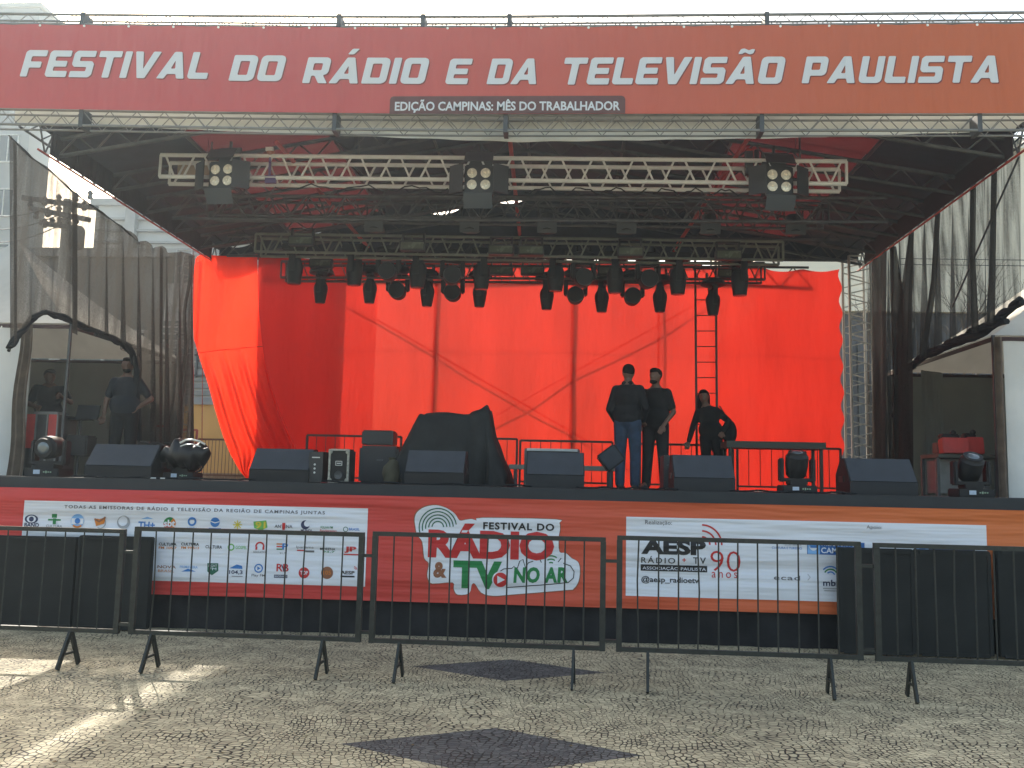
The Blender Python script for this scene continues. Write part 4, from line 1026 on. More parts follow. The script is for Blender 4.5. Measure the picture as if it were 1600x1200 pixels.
def canh(loc, label):
    t = Thing('moving_head', label, 'stage light', loc, group='moving heads on the greenish truss')
    m = MB(); m.lathe((0, 0, 0), [(.1, 0), (.105, .02), (.128, .2), (.13, .3), (.1, .38)], 'Z', 20); hd = t.part('head', m, BLKP)
    m = MB(); m.lathe((0, 0, -.004), [(.085, 0), (.095, .006)], 'Z', 18); t.part('lens', m, LGLS, parent=hd)
    m = MB()
    for s in (-1, 1): m.bbox((0, s * .15, .33), (.1, .035, .3), .01)
    m.bbox((0, 0, .49), (.12, .32, .04), .01); t.part('yoke', m, BLKP)
    m = MB(); m.bbox((0, 0, .57), (.36, .26, .12), .02); t.part('base', m, BLKP)
    return t.o
GB = 'moving heads hanging from the rearmost truss'
A1 = A2 = A3 = A4 = None
for i, (px, py) in enumerate(((500, 474), (577, 474), (667, 479), (749, 480), (854, 484), (940, 488), (1031, 488), (1114, 493))):
    p = at(px, py, 14.4); lab = '%s of eight bottle shaped moving heads on the rearmost truss, from the left' % ORD[i]; rz = random.uniform(-.25, .25)
    if A1 is None: A1 = beam(p, lab, False, GB); A1.rotation_euler[2] = rz
    else: dup(A1, p, rz, lab)
for i, (px, py) in enumerate(((621, 469), (707, 472), (899, 476), (988, 478))):
    p = at(px, py, 14.4); lab = '%s of four round faced moving heads in yokes on the rearmost truss, from the left' % ORD[i]
    if A2 is None: A2 = beam(p, lab, True, GB, .95)
    else: dup(A2, p, 0, lab)
for i, (px, py) in enumerate(((459, 444), (553, 446), (652, 450), (752, 452), (868, 455), (961, 458), (1059, 460), (1156, 462))):
    p = at(px, py, 13.5); lab = '%s of eight can shaped moving heads on the greenish truss, from the left' % ORD[i]; rz = random.uniform(-.4, .4)
    if A3 is None: A3 = canh(p, lab)
    else: dup(A3, p, rz, lab)
for i, (px, py) in enumerate(((606, 440), (706, 446), (911, 450), (1012, 452))):
    p = at(px, py, 13.5); lab = '%s of four round faced moving heads on the greenish truss, from the left' % ORD[i]
    if A4 is None: A4 = beam(p, lab, True, 'moving heads on the greenish truss', .9)
    else: dup(A4, p, .15, lab)
# cables along the bright truss
for k in range(3):
    a, b = [(430, 700), (820, 1010), (1020, 1180)][k]
    pts = [at(lerp(a, b, i / 24), 292 + (lerp(a, b, i / 24) - 400) * .011 + 4 * math.sin(i * .9 + k) + 2 * math.sin(i * 2.3), 11.0) for i in range(25)]
    m = MB(); m.path(pts, .009, 6); o = m.build('truss_cable', BLKC, off=pts[0]); tag(o, 'black cable wound along the %s part of the bright truss' % ('left', 'middle', 'right')[k], 'cable', 'cables on the bright truss')

# ================================================================== NETS
def netpart(t, name, pxs, top, bot, X, mt, nu=120, nv=30, amp=.07, folds=34, xo=0):
    sgn = 1
    def f(u, v):
        px = lerp(pxs[0], pxs[1], u); a = interp(top, px); b = interp(bot, px)
        p = atX(px, a, X + xo); q = atX(px, b, X + xo)
        r = p.lerp(q, v); w_ = amp * (math.sin(p.y * folds * .2 * 2) + .6 * math.sin(p.y * folds * .37 + 1)) * (.25 + .75 * v ** .6)
        return Vector((r.x + w_, r.y, r.z))
    m = MB(); m.grid(f, nu, nv); return t.part(name, m, mt, True, ang=180)
LT = [(14, 212), (50, 245), (75, 262), (92, 274), (112, 296), (128, 310), (150, 324), (180, 348), (193, 355), (205, 362), (218, 378), (228, 376), (240, 388), (252, 384), (265, 395), (285, 393), (308, 400)]
LB = [(14, 560), (30, 530), (45, 500), (75, 488), (110, 502), (150, 520), (190, 538), (208, 555), (215, 600), (219, 742), (308, 744)]
ln = Thing('side_net', 'black shade net draped along the left side of the stage', 'net', (XL, 12.5, ZD))
netpart(ln, 'net_cloth', (14, 306), LT, LB, XL - .1, NET, 220, 34)
def bundle(t, X, pts, r, nm='net_bundle'):
    P = [atX(px, py, X) for px, py in pts]; Q = []
    for i in range(len(P) - 1):
        for k in range(5): Q.append(P[i].lerp(P[i + 1], k / 5))
    Q.append(P[-1]); rs = random.Random(len(pts) + int(r * 1000)); m = MB()
    for k in range(1 if r < .02 else 5):
        ph = rs.uniform(0, 6); o_ = 0 if r < .02 else r * .55
        W = [q + Vector((math.sin(i * .5 + ph) * o_, math.sin(i * .33 + ph * 2) * o_ * .6, math.cos(i * .5 + ph) * o_)) for i, q in enumerate(Q)]
        rr = [r * (1 if r < .02 else .5) * (1 + .35 * math.sin(i * 1.1 + ph) + rs.uniform(-.15, .15)) for i in range(len(Q))]
        m.path(W, rr, 7)
    t.part(nm, m, BLKC, True)
bundle(ln, XL - .1, [(14, 545), (30, 522), (48, 500), (70, 489), (95, 494), (125, 508), (160, 522), (190, 536), (206, 552), (213, 580), (216, 625), (217, 690)], .042)
bundle(ln, XL - .1, [(150, 520), (178, 530), (200, 541), (210, 560), (215, 585)], .05)
bundle(ln, XL - .1, [(14, 212), (50, 247), (75, 264), (112, 298), (150, 326), (193, 357), (218, 380)], .012, 'hem_rope')
netpart(ln, 'net_gather', (112, 121), [(112, 298), (121, 306)], [(112, 520), (121, 524)], XL, NETD, 8, 12, .02)
netpart(ln, 'net_gather', (20, 26), [(20, 220), (26, 225)], [(20, 540), (26, 530)], XL, NETD, 6, 12, .02)
netpart(ln, 'net_gather', (250, 256), [(250, 386), (256, 388)], [(250, 742), (256, 742)], XL, NETD, 6, 12, .02)
RT = [(1352, 400), (1362, 392), (1385, 383), (1400, 372), (1420, 356), (1440, 342), (1462, 322), (1485, 304), (1500, 292), (1525, 274), (1550, 254), (1594, 212)]
RB = [(1352, 744), (1394, 744), (1400, 620), (1412, 585), (1432, 562), (1470, 545), (1510, 525), (1550, 500), (1594, 474)]
rn = Thing('side_net', 'black shade net bunched along the right side of the stage', 'net', (XR, 12.5, ZD))
netpart(rn, 'net_cloth', (1352, 1594), RT, RB, XR + .1, net_mat('thin_shade_net', .5, .36, 13), 220, 34)
netpart(rn, 'net_gather', (1361, 1386), [(1361, 393), (1386, 384)], [(1361, 735), (1392, 720)], XR, NETD, 14, 14, .03)
netpart(rn, 'net_gather', (1391, 1398), [(1391, 378), (1398, 374)], [(1391, 735), (1398, 735)], XR, NETD, 8, 14, .03)
def vgather(px0, w0, px1, w1, px2, w2, y0, y1, y2):
    def f(u, v):
        if v < .5: c, w_, y = lerp(px0, px1, v * 2), lerp(w0, w1, v * 2), lerp(y0, y1, v * 2)
        else: c, w_, y = lerp(px1, px2, v * 2 - 1), lerp(w1, w2, v * 2 - 1), lerp(y1, y2, v * 2 - 1)
        p = atX(c + (u - .5) * w_, y, XR + .02); p.x += .03 * math.sin(u * 9); return p
    m = MB(); m.grid(f, 10, 20); rn.part('net_gather', m, NETD, True, ang=180)
vgather(1394, 8, 1402, 22, 1414, 20, 385, 470, 740)
vgather(1423, 5, 1414, 20, 1409, 34, 362, 480, 742)
vgather(1465, 4, 1458, 7, 1440, 9, 322, 440, 560)
vgather(1520, 4, 1518, 6, 1522, 10, 282, 400, 520)
vgather(1553, 3, 1550, 5, 1546, 12, 255, 400, 505)
bundle(rn, XR + .1, [(1594, 470), (1570, 490), (1545, 508), (1515, 522), (1480, 540), (1445, 556), (1418, 575), (1402, 605), (1398, 650)], .055)
bundle(rn, XR + .1, [(1570, 498), (1540, 516), (1505, 530), (1480, 540), (1450, 552)], .065)
bundle(rn, XR + .1, [(1352, 402), (1385, 385), (1420, 358), (1462, 324), (1500, 294), (1550, 256), (1594, 214)], .012, 'hem_rope')
# black rod (brace) on right in front of net
m = MB(); A, B = atX(1592, 245, XR + .05), atX(1488, 480, XR + .05); m.tube(A, B, .012); o = m.build('guy_wire', STEEL, off=B); tag(o, 'slanting dark guy wire crossing the right net', 'wire')
for k, y in enumerate((404, 413)):
    A, B = at(1405, y, 17), at(1640, y + 3, 17); m = MB(); m.tube(A, B, .008, 5); o = m.build('overhead_wire', STEEL, off=A); tag(o, '%s of two overhead wires seen through the right net' % ('upper', 'lower')[k], 'wire', 'overhead wires behind the right net')

# ================================================================== TENTS
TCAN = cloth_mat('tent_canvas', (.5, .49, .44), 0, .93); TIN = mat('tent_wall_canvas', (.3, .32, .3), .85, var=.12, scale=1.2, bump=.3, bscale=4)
def tent(label, xa, xb, ya, yb, ze, zp, openface, side):
    cx, cy = (xa + xb) / 2, (ya + yb) / 2; t = Thing('marquee_tent', label, 'tent', (cx, cy, ZD))
    cor = [(xa, ya), (xb, ya), (xb, yb), (xa, yb)]
    def rf(i):
        a, b = cor[i], cor[(i + 1) % 4]
        def f(u, v):
            p = Vector((lerp(a[0], b[0], u), lerp(a[1], b[1], u), ze)); q = Vector((cx, cy, zp)); r = p.lerp(q, v); r.z -= .22 * math.sin(v * math.pi) * (1 - abs(u - .5)); return r
        m = MB(); m.grid(f, 12, 14); return m
    for i in range(4): t.part('roof_panel', rf(i), TCAN, True, ang=180)
    for (x, y) in cor:
        m = MB(); m.bar((x, y, ZD), (x, y, ze), .035, .035); t.part('leg', m, STEEL, True)
    m = MB()
    for i in range(4): m.bar((*cor[i], ze - .05), (*cor[(i + 1) % 4], ze - .05), .035, .05)
    t.part('eave_frame', m, mat('dark_red_frame', (.05, .015, .014), .6), True)
    # walls: back, outer side
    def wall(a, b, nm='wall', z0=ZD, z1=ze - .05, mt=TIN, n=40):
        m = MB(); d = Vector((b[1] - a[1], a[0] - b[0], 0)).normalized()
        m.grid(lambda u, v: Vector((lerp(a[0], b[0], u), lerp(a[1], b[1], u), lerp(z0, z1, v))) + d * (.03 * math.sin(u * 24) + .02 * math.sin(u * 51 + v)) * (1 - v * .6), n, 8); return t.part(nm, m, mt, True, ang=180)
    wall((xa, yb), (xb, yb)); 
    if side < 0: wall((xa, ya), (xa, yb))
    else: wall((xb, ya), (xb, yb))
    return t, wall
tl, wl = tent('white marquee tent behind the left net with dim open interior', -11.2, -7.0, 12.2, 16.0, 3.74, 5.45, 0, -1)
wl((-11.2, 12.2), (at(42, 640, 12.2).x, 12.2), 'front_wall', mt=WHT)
m = MB(); pa = at(33, 620, 12.1); m.grid(lambda u, v: Vector((pa.x + (u - .5) * (.24 - .06 * v) + .02 * math.sin(v * 9), 12.1 + .04 * math.sin(u * 12), lerp(ZD, 3.7, v))), 14, 12); tl.part('rolled_curtain', m, WOOD, True)
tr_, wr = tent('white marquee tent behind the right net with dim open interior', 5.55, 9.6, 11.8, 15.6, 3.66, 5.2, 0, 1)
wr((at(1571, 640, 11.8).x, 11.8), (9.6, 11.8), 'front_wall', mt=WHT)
m = MB(); pa = at(1563, 620, 11.7); m.grid(lambda u, v: Vector((pa.x + (u - .5) * .12, 11.7 + .03 * math.sin(u * 8), lerp(ZD, 3.62, v))), 8, 10); tr_.part('rolled_curtain', m, WOOD, True)
# inner side drapes
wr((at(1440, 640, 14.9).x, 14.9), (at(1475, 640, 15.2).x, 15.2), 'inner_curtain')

# ================================================================== STAGE OBJECTS
def onz(px, Y): p = at(px, 760, Y); return Vector((p.x, Y, ZD))
def wedge(px0, px1, Y, h, label, gname='floor monitor speakers along the stage front', side=0):
    a, b = at(px0, 740, Y).x, at(px1, 740, Y).x; w_ = b - a; t = Thing('floor_monitor', label, 'speaker', ((a + b) / 2, Y, ZD), group=gname)
    hw = w_ / 2; D = .52
    # profile in (y,z): bottom front foot, kink, slanted grille up, top, back
    pr = [(0, 0), (-.0, h * .34), (.22, h), (.34, h), (D, h * .55), (D, 0)]
    m = MB(); m.prism([(-hw, y, z) for y, z in pr], (w_, 0, 0)); t.part('cabinet', m, BLKP)
    d = Vector((0, .22, h * .66)); L = d.length; ang = math.atan2(h * .66, .22)
    q = Matrix.Rotation(ang, 3, 'X')
    m = MB(); c = Vector((0, .11, h * .67)); nrm = Vector((0, -math.sin(ang), math.cos(ang)))
    m.box(c + nrm * .006, (w_ * .97, L * .95, .012), q); t.part('grille', m, GRIL)
    for s in (-1, 1):
        m = MB(); m.bbox((s * (hw + .004), .3, h * .42), (.014, .16, .07), .004); t.part('side_handle', m, BLK)
    if side:
        m = MB(); m.box((hw + .07, .25, h * .47), (.16, .44, h * .9)); t.part('side_panel', m, BLK)
        m = MB()
        for k in range(3): m.lathe((hw + .06, .028, h * (.3 + .12 * k)), [(.012, 0), (.012, .008)], 'Y', 8)
        m.box((hw + .07, .027, h * .75), (.09, .006, .012)); t.part('connector', m, LABELW)
    return t
PXM = 1400
def hh(y0, y1, Y): return (y1 - y0) / PXM * Y
wedge(131, 236, 9.95, hh(690, 745, 9.95), 'floor monitor at the far left beside the taped bundle')
wedge(389, 482, 10.0, hh(697, 750, 10.0), 'floor monitor with connector side beside the white rimmed box', side=1)
wedge(632, 725, 10.0, hh(700, 755, 10.0), 'floor monitor in front of the black covered drum kit')
wedge(822, 913, 10.1, hh(704, 760, 10.1), 'floor monitor with pale case behind, left of the two men')
wedge(1053, 1149, 10.1, hh(710, 766, 10.1), 'floor monitor in front of the woman')
wedge(1328, 1434, 10.1, hh(716, 772, 10.1), 'floor monitor at the foot of the right net')
# pale topped case behind 4th wedge
p = onz(862, 10.75); t = Thing('road_case', 'dark case with pale strip lid behind the monitor left of the men', 'case', p)
m = MB(); m.bbox((0, .1, .23), (.66, .4, .46), .01); t.part('body', m, BLK); m = MB(); m.box((0, -.11, .445), (.6, .03, .03)); t.part('lid_strip', m, mat('pale_grey', (.4, .42, .42), .5))
for s in (-1, 1):
    m = MB(); m.box((s * .315, -.1, .23), (.03, .03, .44)); t.part('edge', m, STEEL)
# white rimmed box
p = onz(528, 10.0); h = hh(698, 752, 10); wd = hh(512, 545, 10)
t = Thing('small_speaker', 'small upright speaker with a worn pale rim and badge', 'speaker', p)
m = MB(); m.bbox((0, .16, h / 2), (wd, .3, h), .02); t.part('cabinet', m, BLKP)
m = MB(); RIM = mat('worn_pale_rim', (.3, .3, .26), .6, var=.4, scale=40)
m.box((-wd / 2 + .012, 0, h / 2), (.022, .03, h * .97)); m.box((wd / 2 - .012, 0, h / 2), (.022, .03, h * .97)); m.box((0, 0, h - .012), (wd - .05, .03, .02)); m.box((0, 0, .014), (wd - .05, .03, .02))
for sx in (-1, 1):
    for z in (.03, h - .03): m.bbox((sx * (wd / 2 - .02), -.006, z), (.045, .03, .05), .008)
t.part('rim', m, RIM)
m = MB(); 
for (x, z, a, b) in ((0, .245, .07, .006), (0, .2, .07, .006), (-.035, .2225, .006, .05), (.035, .2225, .006, .05)): m.box((x, -.004, z), (a, .012, b))
m.box((0, -.004, .222), (.045, .01, .012)); t.part('badge', m, LABELW)
m = MB(); m.lathe((0, -.0, .09), [(.05, 0), (.045, .012), (.02, .004)], 'Y', 20); t.part('horn', m, STEEL)
# stacked cases
p = onz(590, 11.3); t = Thing('amplifier', 'squat black amplifier left of the drum cover, under another case', 'amplifier', p)
m = MB(); m.bbox((0, .2, .24), (.5, .45, .48), .03); m.bbox((.05, .18, .3), (.52, .4, .25), .05); t.part('body', m, BLK); m = MB(); m.box((.02, -.03, .3), (.08, .01, .02)); t.part('badge', m, STEEL)
p = at(588, 697, 11.3); t = Thing('flight_case', 'small black case on top of the squat amplifier', 'case', (p.x, 11.3, ZD + .492))
m = MB(); m.bbox((0, .2, .09), (.4, .34, .17), .01); t.part('body', m, BLK); m = MB(); m.box((0, .2, .183), (.36, .3, .012)); t.part('lid', m, BLKP)
m = MB(); m.bbox((.19, .05, .09), (.03, .03, .18), .006); t.part('corner', m, STEEL)
# olive sack
p = onz(611, 10.4); t = Thing('cloth_sack', 'small olive sack slumped left of the drum cover monitor', 'sack', p)
m = MB(); m.lathe((0, 0, 0), [(.06, 0), (.1, .03), (.105, .12), (.085, .2), (.06, .26), (.02, .3)], 'Z', 12)
for v in m.v: v.x += .02 * math.sin(v.z * 30 + v.y * 20)
t.part('bag', m, mat('olive_cloth', (.075, .07, .045), .9)); m = MB(); m.lathe((0, 0, .27), [(.03, 0), (.045, .04)], 'Z', 10); t.part('neck', m, mat('olive_cloth', (.075, .07, .045), .9))
# drum kit under cover
YD = 11.4
prof = [(620, 754), (624, 742), (627, 716), (632, 704), (643, 682), (652, 660), (660, 647), (668, 645.5), (700, 645), (735, 646), (742, 644), (752, 638), (762, 634), (766, 640), (770, 660), (774, 682), (782, 702), (790, 722), (797, 738), (800, 756)]
P = [at(x, y + 1, YD) for x, y in prof]
t = Thing('covered_drum_kit', 'drum kit hidden under a large black cover with a peaked corner', 'drum kit', ((P[0].x + P[-1].x) / 2, YD, ZD))
def drum(u, v):
    k = u * (len(P) - 1); i = min(int(k), len(P) - 2); q = P[i].lerp(P[i + 1], k - i)
    z = max(ZD, q.z); dz = z - ZD
    y = lerp(-1, 1, v); dep = .35 + .45 * (1 - dz / 1.25 * .8)
    f = (1 - abs(y) ** 3.2)
    zz = ZD + dz * (1 - abs(y) ** 4 * (1)) 
    y_ = YD + y * dep + .03 * math.sin(u * 40 + v * 3) * (1 - f)
    cx = (P[0].x + P[-1].x) / 2
    return Vector((q.x + .01 * math.sin(v * 30 + u * 10), y_, zz + .012 * math.sin(u * 55 + v * 11)))
m = MB(); m.grid(drum, 76, 44); t.part('cover', m, mat('drum_cover', (.022, .024, .024), .8, var=.3, scale=4, bump=.8, bscale=9, spec=.3), True, ang=180)
m = MB()
for x in (-.55, .1, .55): m.tube((x, -.1, .0), (x, -.1, .5), .012)
t.part('stand_leg', m, STEEL)
# black tilted bag behind men
p = onz(955, 11.6); t = Thing('tilted_speaker', 'black speaker tilted on its edge left of the man in jeans', 'speaker', p)
m = MB(); q = Matrix.Rotation(R(-38), 3, 'Y'); m.bbox((0, .2, .4), (.28, .3, .26), .02, q); t.part('cabinet', m, BLKP)
m = MB(); m.bbox((0, .045, .4), (.24, .01, .22), .004, q); t.part('grille', m, GRIL)
m = MB(); m.tube((0, .2, 0), (0, .2, .33), .02); m.box((0, .2, .01), (.3, .3, .02)); t.part('stand', m, STEEL)
# grey bench strip / low riser
A, B = at(795, 735, 13.8), at(962, 735, 13.8)
t = Thing('low_bench', 'long low grey bench behind the men', 'bench', ((A.x + B.x) / 2, 13.8, ZD))
L = B.x - A.x; m = MB(); m.box((0, .1, .3), (L, .3, .07)); t.part('seat', m, mat('grey_bench', (.2, .22, .2), .7))
for s in (-1, 1):
    for y in (0, .2):
        m = MB(); m.box((s * (L / 2 - .1), y, .13), (.05, .04, .26)); t.part('leg', m, STEEL)
A, B = at(1135, 695, 13.6), at(1290, 695, 13.6)
t = Thing('table', 'long dark table right of the woman', 'table', ((A.x + B.x) / 2, 13.6, ZD)); L = B.x - A.x
m = MB(); m.box((0, .25, .7), (L, .55, .1)); t.part('tabletop', m, mat('dark_table', (.05, .055, .045), .6))
for s in (-1, 1):
    for y in (.03, .47):
        m = MB(); m.box((s * (L / 2 - .06), y, .325), (.045, .045, .65)); t.part('leg', m, IRON)
# black flight case right next to men
p = onz(1046, 10.9); t = Thing('side_case', 'narrow black case beside the monitor in front of the woman', 'case', p)
m = MB(); m.bbox((0, .2, .21), (.14, .4, .42), .012); t.part('body', m, BLK); m = MB(); m.box((0, -.004, .3), (.06, .01, .02)); t.part('latch', m, STEEL)

# floor moving heads
def floor_head(px, Y, label, size=1.0, tilt=0, lens=True, rz=0):
    p = onz(px, Y); t = Thing('moving_head', label, 'stage light', p, rz, group='moving heads standing on the stage floor'); k = size
    m = MB(); m.bbox((0, 0, .045 * k), (.38 * k, .3 * k, .09 * k), .01); b = t.part('base', m, BLKP)
    m = MB(); m.box((-.05 * k, -.154 * k, .05 * k), (.07 * k, .008, .045 * k)); t.part('display', m, SCR, parent=b)
    m = MB()
    for i in range(4): m.box(((.03 + .025 * i) * k, -.154 * k, .05 * k), (.014 * k, .008, .014 * k + .012 * k * (i == 1)))
    t.part('buttons', m, mat('button_green', (.25, .35, .25), .5), parent=b)
    m = MB(); m.bbox((0, 0, .115 * k), (.2 * k, .2 * k, .05 * k), .01)
    for s in (-1, 1): m.bbox((s * .175 * k, 0, .26 * k), (.05 * k, .12 * k, .27 * k), .015)
    m.bbox((0, 0, .15 * k), (.38 * k, .13 * k, .04 * k), .012); t.part('yoke', m, BLKP)
    q = Matrix.Rotation(math.pi / 2 + tilt, 3, 'X')
    m = MB(); m.lathe((0, .0, .32 * k), [(.08 * k, -.15 * k), (.11 * k, -.12 * k), (.125 * k, 0), (.125 * k, .1 * k), (.105 * k, .12 * k), (.1 * k, .15 * k)], q, 24); h = t.part('head', m, BLKP)
    if lens:
        m = MB(); m.lathe(Vector((0, 0, .32 * k)) + q @ Vector((0, 0, .149 * k)), [(.065 * k, 0), (.06 * k, .006), (.03 * k, .012)], q, 20); t.part('lens', m, LGLS, parent=h)
    return t
floor_head(75, 10.25, 'floor moving head with glinting lens at the far left of the stage', 1.08, 0.1)
floor_head(1245, 10.15, 'floor moving head pointing upward right of the woman', .98, -1.25)
floor_head(1517, 10.15, 'floor moving head in the shadow before the red cases', 1.0, -1.0)
floor_head(285, 10.3, 'floor moving head wrapped in black plastic at left', .95, -1.2, False)
# plastic wrap and cable pile
p = onz(290, 10.25); t = Thing('plastic_wrap', 'glossy black plastic wrap crumpled over the left moving head', 'cover', (p.x, p.y - .02, ZD + .12))
PL = mat('glossy_black_plastic', (.01, .01, .012), .5, var=.2)
rs = random.Random(5)
m = MB(); m.ball((0, 0, .17), (.29, .2, .17), 48, 30)
for v in m.v:
    k = .1 * math.sin(v.x * 17 + v.z * 9) + .07 * math.sin(v.x * 38 + v.y * 12) + .05 * math.sin(v.z * 31 - v.x * 13 + v.y * 17) + .03 * math.sin(v.y * 40 + v.z * 22); v.x *= 1 + k; v.z = .17 + (v.z - .17) * (1 + k) + .02 * math.sin(v.x * 50)
t.part('wrap', m, PL)
m = MB(); m.path([(-.02, -.16, .3), (.05, -.17, .335), (.12, -.16, .34), (.19, -.13, .325), (.25, -.1, .29)], .011); m.path([(0, -.19, .26), (.06, -.2, .28), (.14, -.19, .285), (.22, -.15, .26)], .007); t.part('tape', m, mat('pale_tape', (.65, .66, .62), .35))
p = onz(255, 10.7); t = Thing('cable_pile', 'tangled heap of black cables between left monitor and wrapped head', 'cables', p)
m = MB()
for i in range(22):
    cx, cy, z = rs.uniform(-.15, .15), rs.uniform(-.1, .15), rs.uniform(.02, .42); r = rs.uniform(.1, .22); a0 = rs.uniform(0, 6)
    m.path([(cx + r * math.cos(a0 + k * .35) * 1.3, cy + r * .6 * math.sin(a0 + k * .35), max(.015, z + .05 * math.sin(k * .9 + i))) for k in range(18)], rs.uniform(.009, .016), 6)
t.part('cables', m, BLKP); m = MB(); m.bbox((0, .1, .17), (.4, .3, .34), .03); t.part('box', m, BLK)
m = MB(); m.bbox((.16, -.12, .36), (.07, .05, .04), .01); t.part('plug', m, REDC)
p = onz(238, 10.05); m = MB(); m.path([(0 + .02 * i, -.1 - .02 * math.sin(i), .012) for i in range(10)], .008, 6); o = m.build('loose_cable', LABELW); o.location = (p.x + .1, 9.85, ZD); tag(o, 'pale loose cable end on the deck right of the far left monitor', 'cable')

for k, (pa, pb, Y, lab) in enumerate(((110, 400, 9.78, 'black cable lying along the deck edge at left'), (500, 830, 9.8, 'black cable lying before the small speaker and drum cover'), (900, 1060, 9.85, 'short black cable on the deck before the two men'), (1140, 1340, 9.8, 'black cable lying before the upright floor light'))):
    xa_, xb_ = at(pa, 760, Y).x, at(pb, 760, Y).x
    m = MB(); m.path([(lerp(xa_, xb_, i / 30), Y + .05 * math.sin(i * .8 + k) + .03 * math.sin(i * 1.9), ZD + .012 + .012 * max(0, math.sin(i * .7 + k))) for i in range(31)], .011, 6); o = m.build('stage_cable', BLKC, off=(xa_, Y, ZD)); tag(o, lab, 'cable', 'cables on the deck')
# left wing gear: red cases, laptop desk
def redcase(px0, px1, y0, y1, Y, label, n=2):
    a, b = at(px0, 650, Y).x, at(px1, 650, Y).x; z1 = at(px0, y0, Y).z; z0 = at(px0, y1, Y).z; p = ((a + b) / 2, Y, ZD)
    t = Thing('equipment_rack', label, 'rack', p); w_ = b - a
    m = MB(); m.bbox((0, .25, (z1 - ZD) / 2), (w_, .5, z1 - ZD), .01); t.part('body', m, BLK)
    m = MB()
    for s in (-1, 1): m.box((s * w_ * .34, -.006, (z0 + z1) / 2 - ZD), (w_ * .26, .02, z1 - z0))
    t.part('red_panel', m, REDC)
    m = MB()
    for s in (-.5, -.18, .18, .5): m.box((s * w_ * .98, -.01, (z1 - ZD) / 2), (.018, .03, z1 - ZD)); 
    t.part('edge_trim', m, GALV)
    m = MB(); m.bbox((0, .2, z1 - ZD + .025), (w_ * .8, .3, .04), .01); t.part('mixer_top', m, GALV)
    return t
redcase(42, 92, 647, 700, 12.3, 'tall rack with red panels before the man in the left tent')
p = onz(112, 12.6); t = Thing('laptop_stand', 'open black laptop on a stand beside the red panelled rack', 'laptop', p)
m = MB(); m.tube((0, .1, 0), (0, .1, .82), .02); m.box((0, .1, .01), (.3, .3, .02)); t.part('stand', m, STEEL)
m = MB(); m.box((0, .05, .83), (.34, .24, .018)); t.part('keyboard', m, BLKP); m = MB(); m.box((.05, .2, .95), (.34, .012, .22), Matrix.Rotation(R(-18), 3, 'X')); t.part('screen', m, BLKP)
m = MB(); m.bbox((.02, .1, .45), (.36, .3, .3), .02); t.part('gear_box', m, BLK)
# right wing: red lids on a desk
A, B = at(1472, 700, 12.4), at(1548, 700, 12.4); t = Thing('desk', 'dark desk inside the right tent carrying red cases', 'desk', ((A.x + B.x) / 2, 12.4, ZD)); L = B.x - A.x + .25
m = MB(); m.box((.05, .25, .54), (L, .6, .05)); t.part('top', m, mat('dark_table', (.05, .055, .045), .6))
for s in (-1, 1):
    for y in (0, .5):
        m = MB(); m.box((s * (L / 2 - .06), y, .25), (.04, .04, .52)); t.part('leg', m, STEEL)
m = MB(); m.box((.0, .3, .26), (L * .8, .3, .44)); t.part('shelf_unit', m, GALV)
for k, (px0, px1, y0, y1) in enumerate(((1474, 1515, 682, 706), (1518, 1544, 672, 698))):
    a, b = at(px0, y0, 12.3).x, at(px1, y0, 12.3).x; h = hh(y0, y1, 12.3); t = Thing('red_case', ('wide red case lid on the desk in the right tent', 'smaller red case on the desk in the right tent')[k], 'case', ((a + b) / 2, 12.3 + .1 * k, ZD + .565))
    m = MB(); m.bbox((0, .1, h / 2), (b - a, .16, h), .01, Matrix.Rotation(R(-8), 3, 'X')); t.part('lid', m, REDC); m = MB(); m.bbox((0, .28, h * .4), (b - a, .2, h * .7), .01); t.part('body', m, BLK)
    m = MB(); m.bbox((0, .25, h + .03), ((b - a) * .7, .16, .08), .02); m.ball((.04, .2, h + .08), .04); t.part('gear', m, BLKP)

# ================================================================== PEOPLE
SKIN = mat('skin', (.15, .085, .06), .55, var=.06); HAIRM = mat('dark_hair', (.012, .009, .008), .9, spec=.15, bump=.3, bscale=90)
def solid(parts, vox, name, mt, parent, smooth=4):
    m = MB()
    for p in parts:
        if p[0] == 'c':
            _, a, b, r0, r1 = p; a, b = Vector(a), Vector(b); m.tube(a, b, r0, 16, r1); m.ball(a, r0); m.ball(b, r1)
        else: 
            c, r = p[1], p[2]; k = len(m.v); m.ball((0, 0, 0), r, 20, 14)
            q = p[3] if len(p) > 3 else None
            for i in range(k, len(m.v)): m.v[i] = Vector(c) + (q @ m.v[i] if q is not None else m.v[i])
    ob = m.build('tmp', mt, None, smooth=False)
    md = ob.modifiers.new('r', 'REMESH'); md.mode = 'VOXEL'; md.voxel_size = vox; md.adaptivity = 0
    sm = ob.modifiers.new('s', 'SMOOTH'); sm.iterations = smooth; sm.factor = .5
    dg = bpy.context.evaluated_depsgraph_get(); me = bpy.data.meshes.new_from_object(ob.evaluated_get(dg))
    bpy.data.objects.remove(ob); me.materials.clear(); me.materials.append(mt); me.polygons.foreach_set('use_smooth', [True] * len(me.polygons))
    o = bpy.data.objects.new(name, me); C.objects.link(o); o.parent = parent; return o
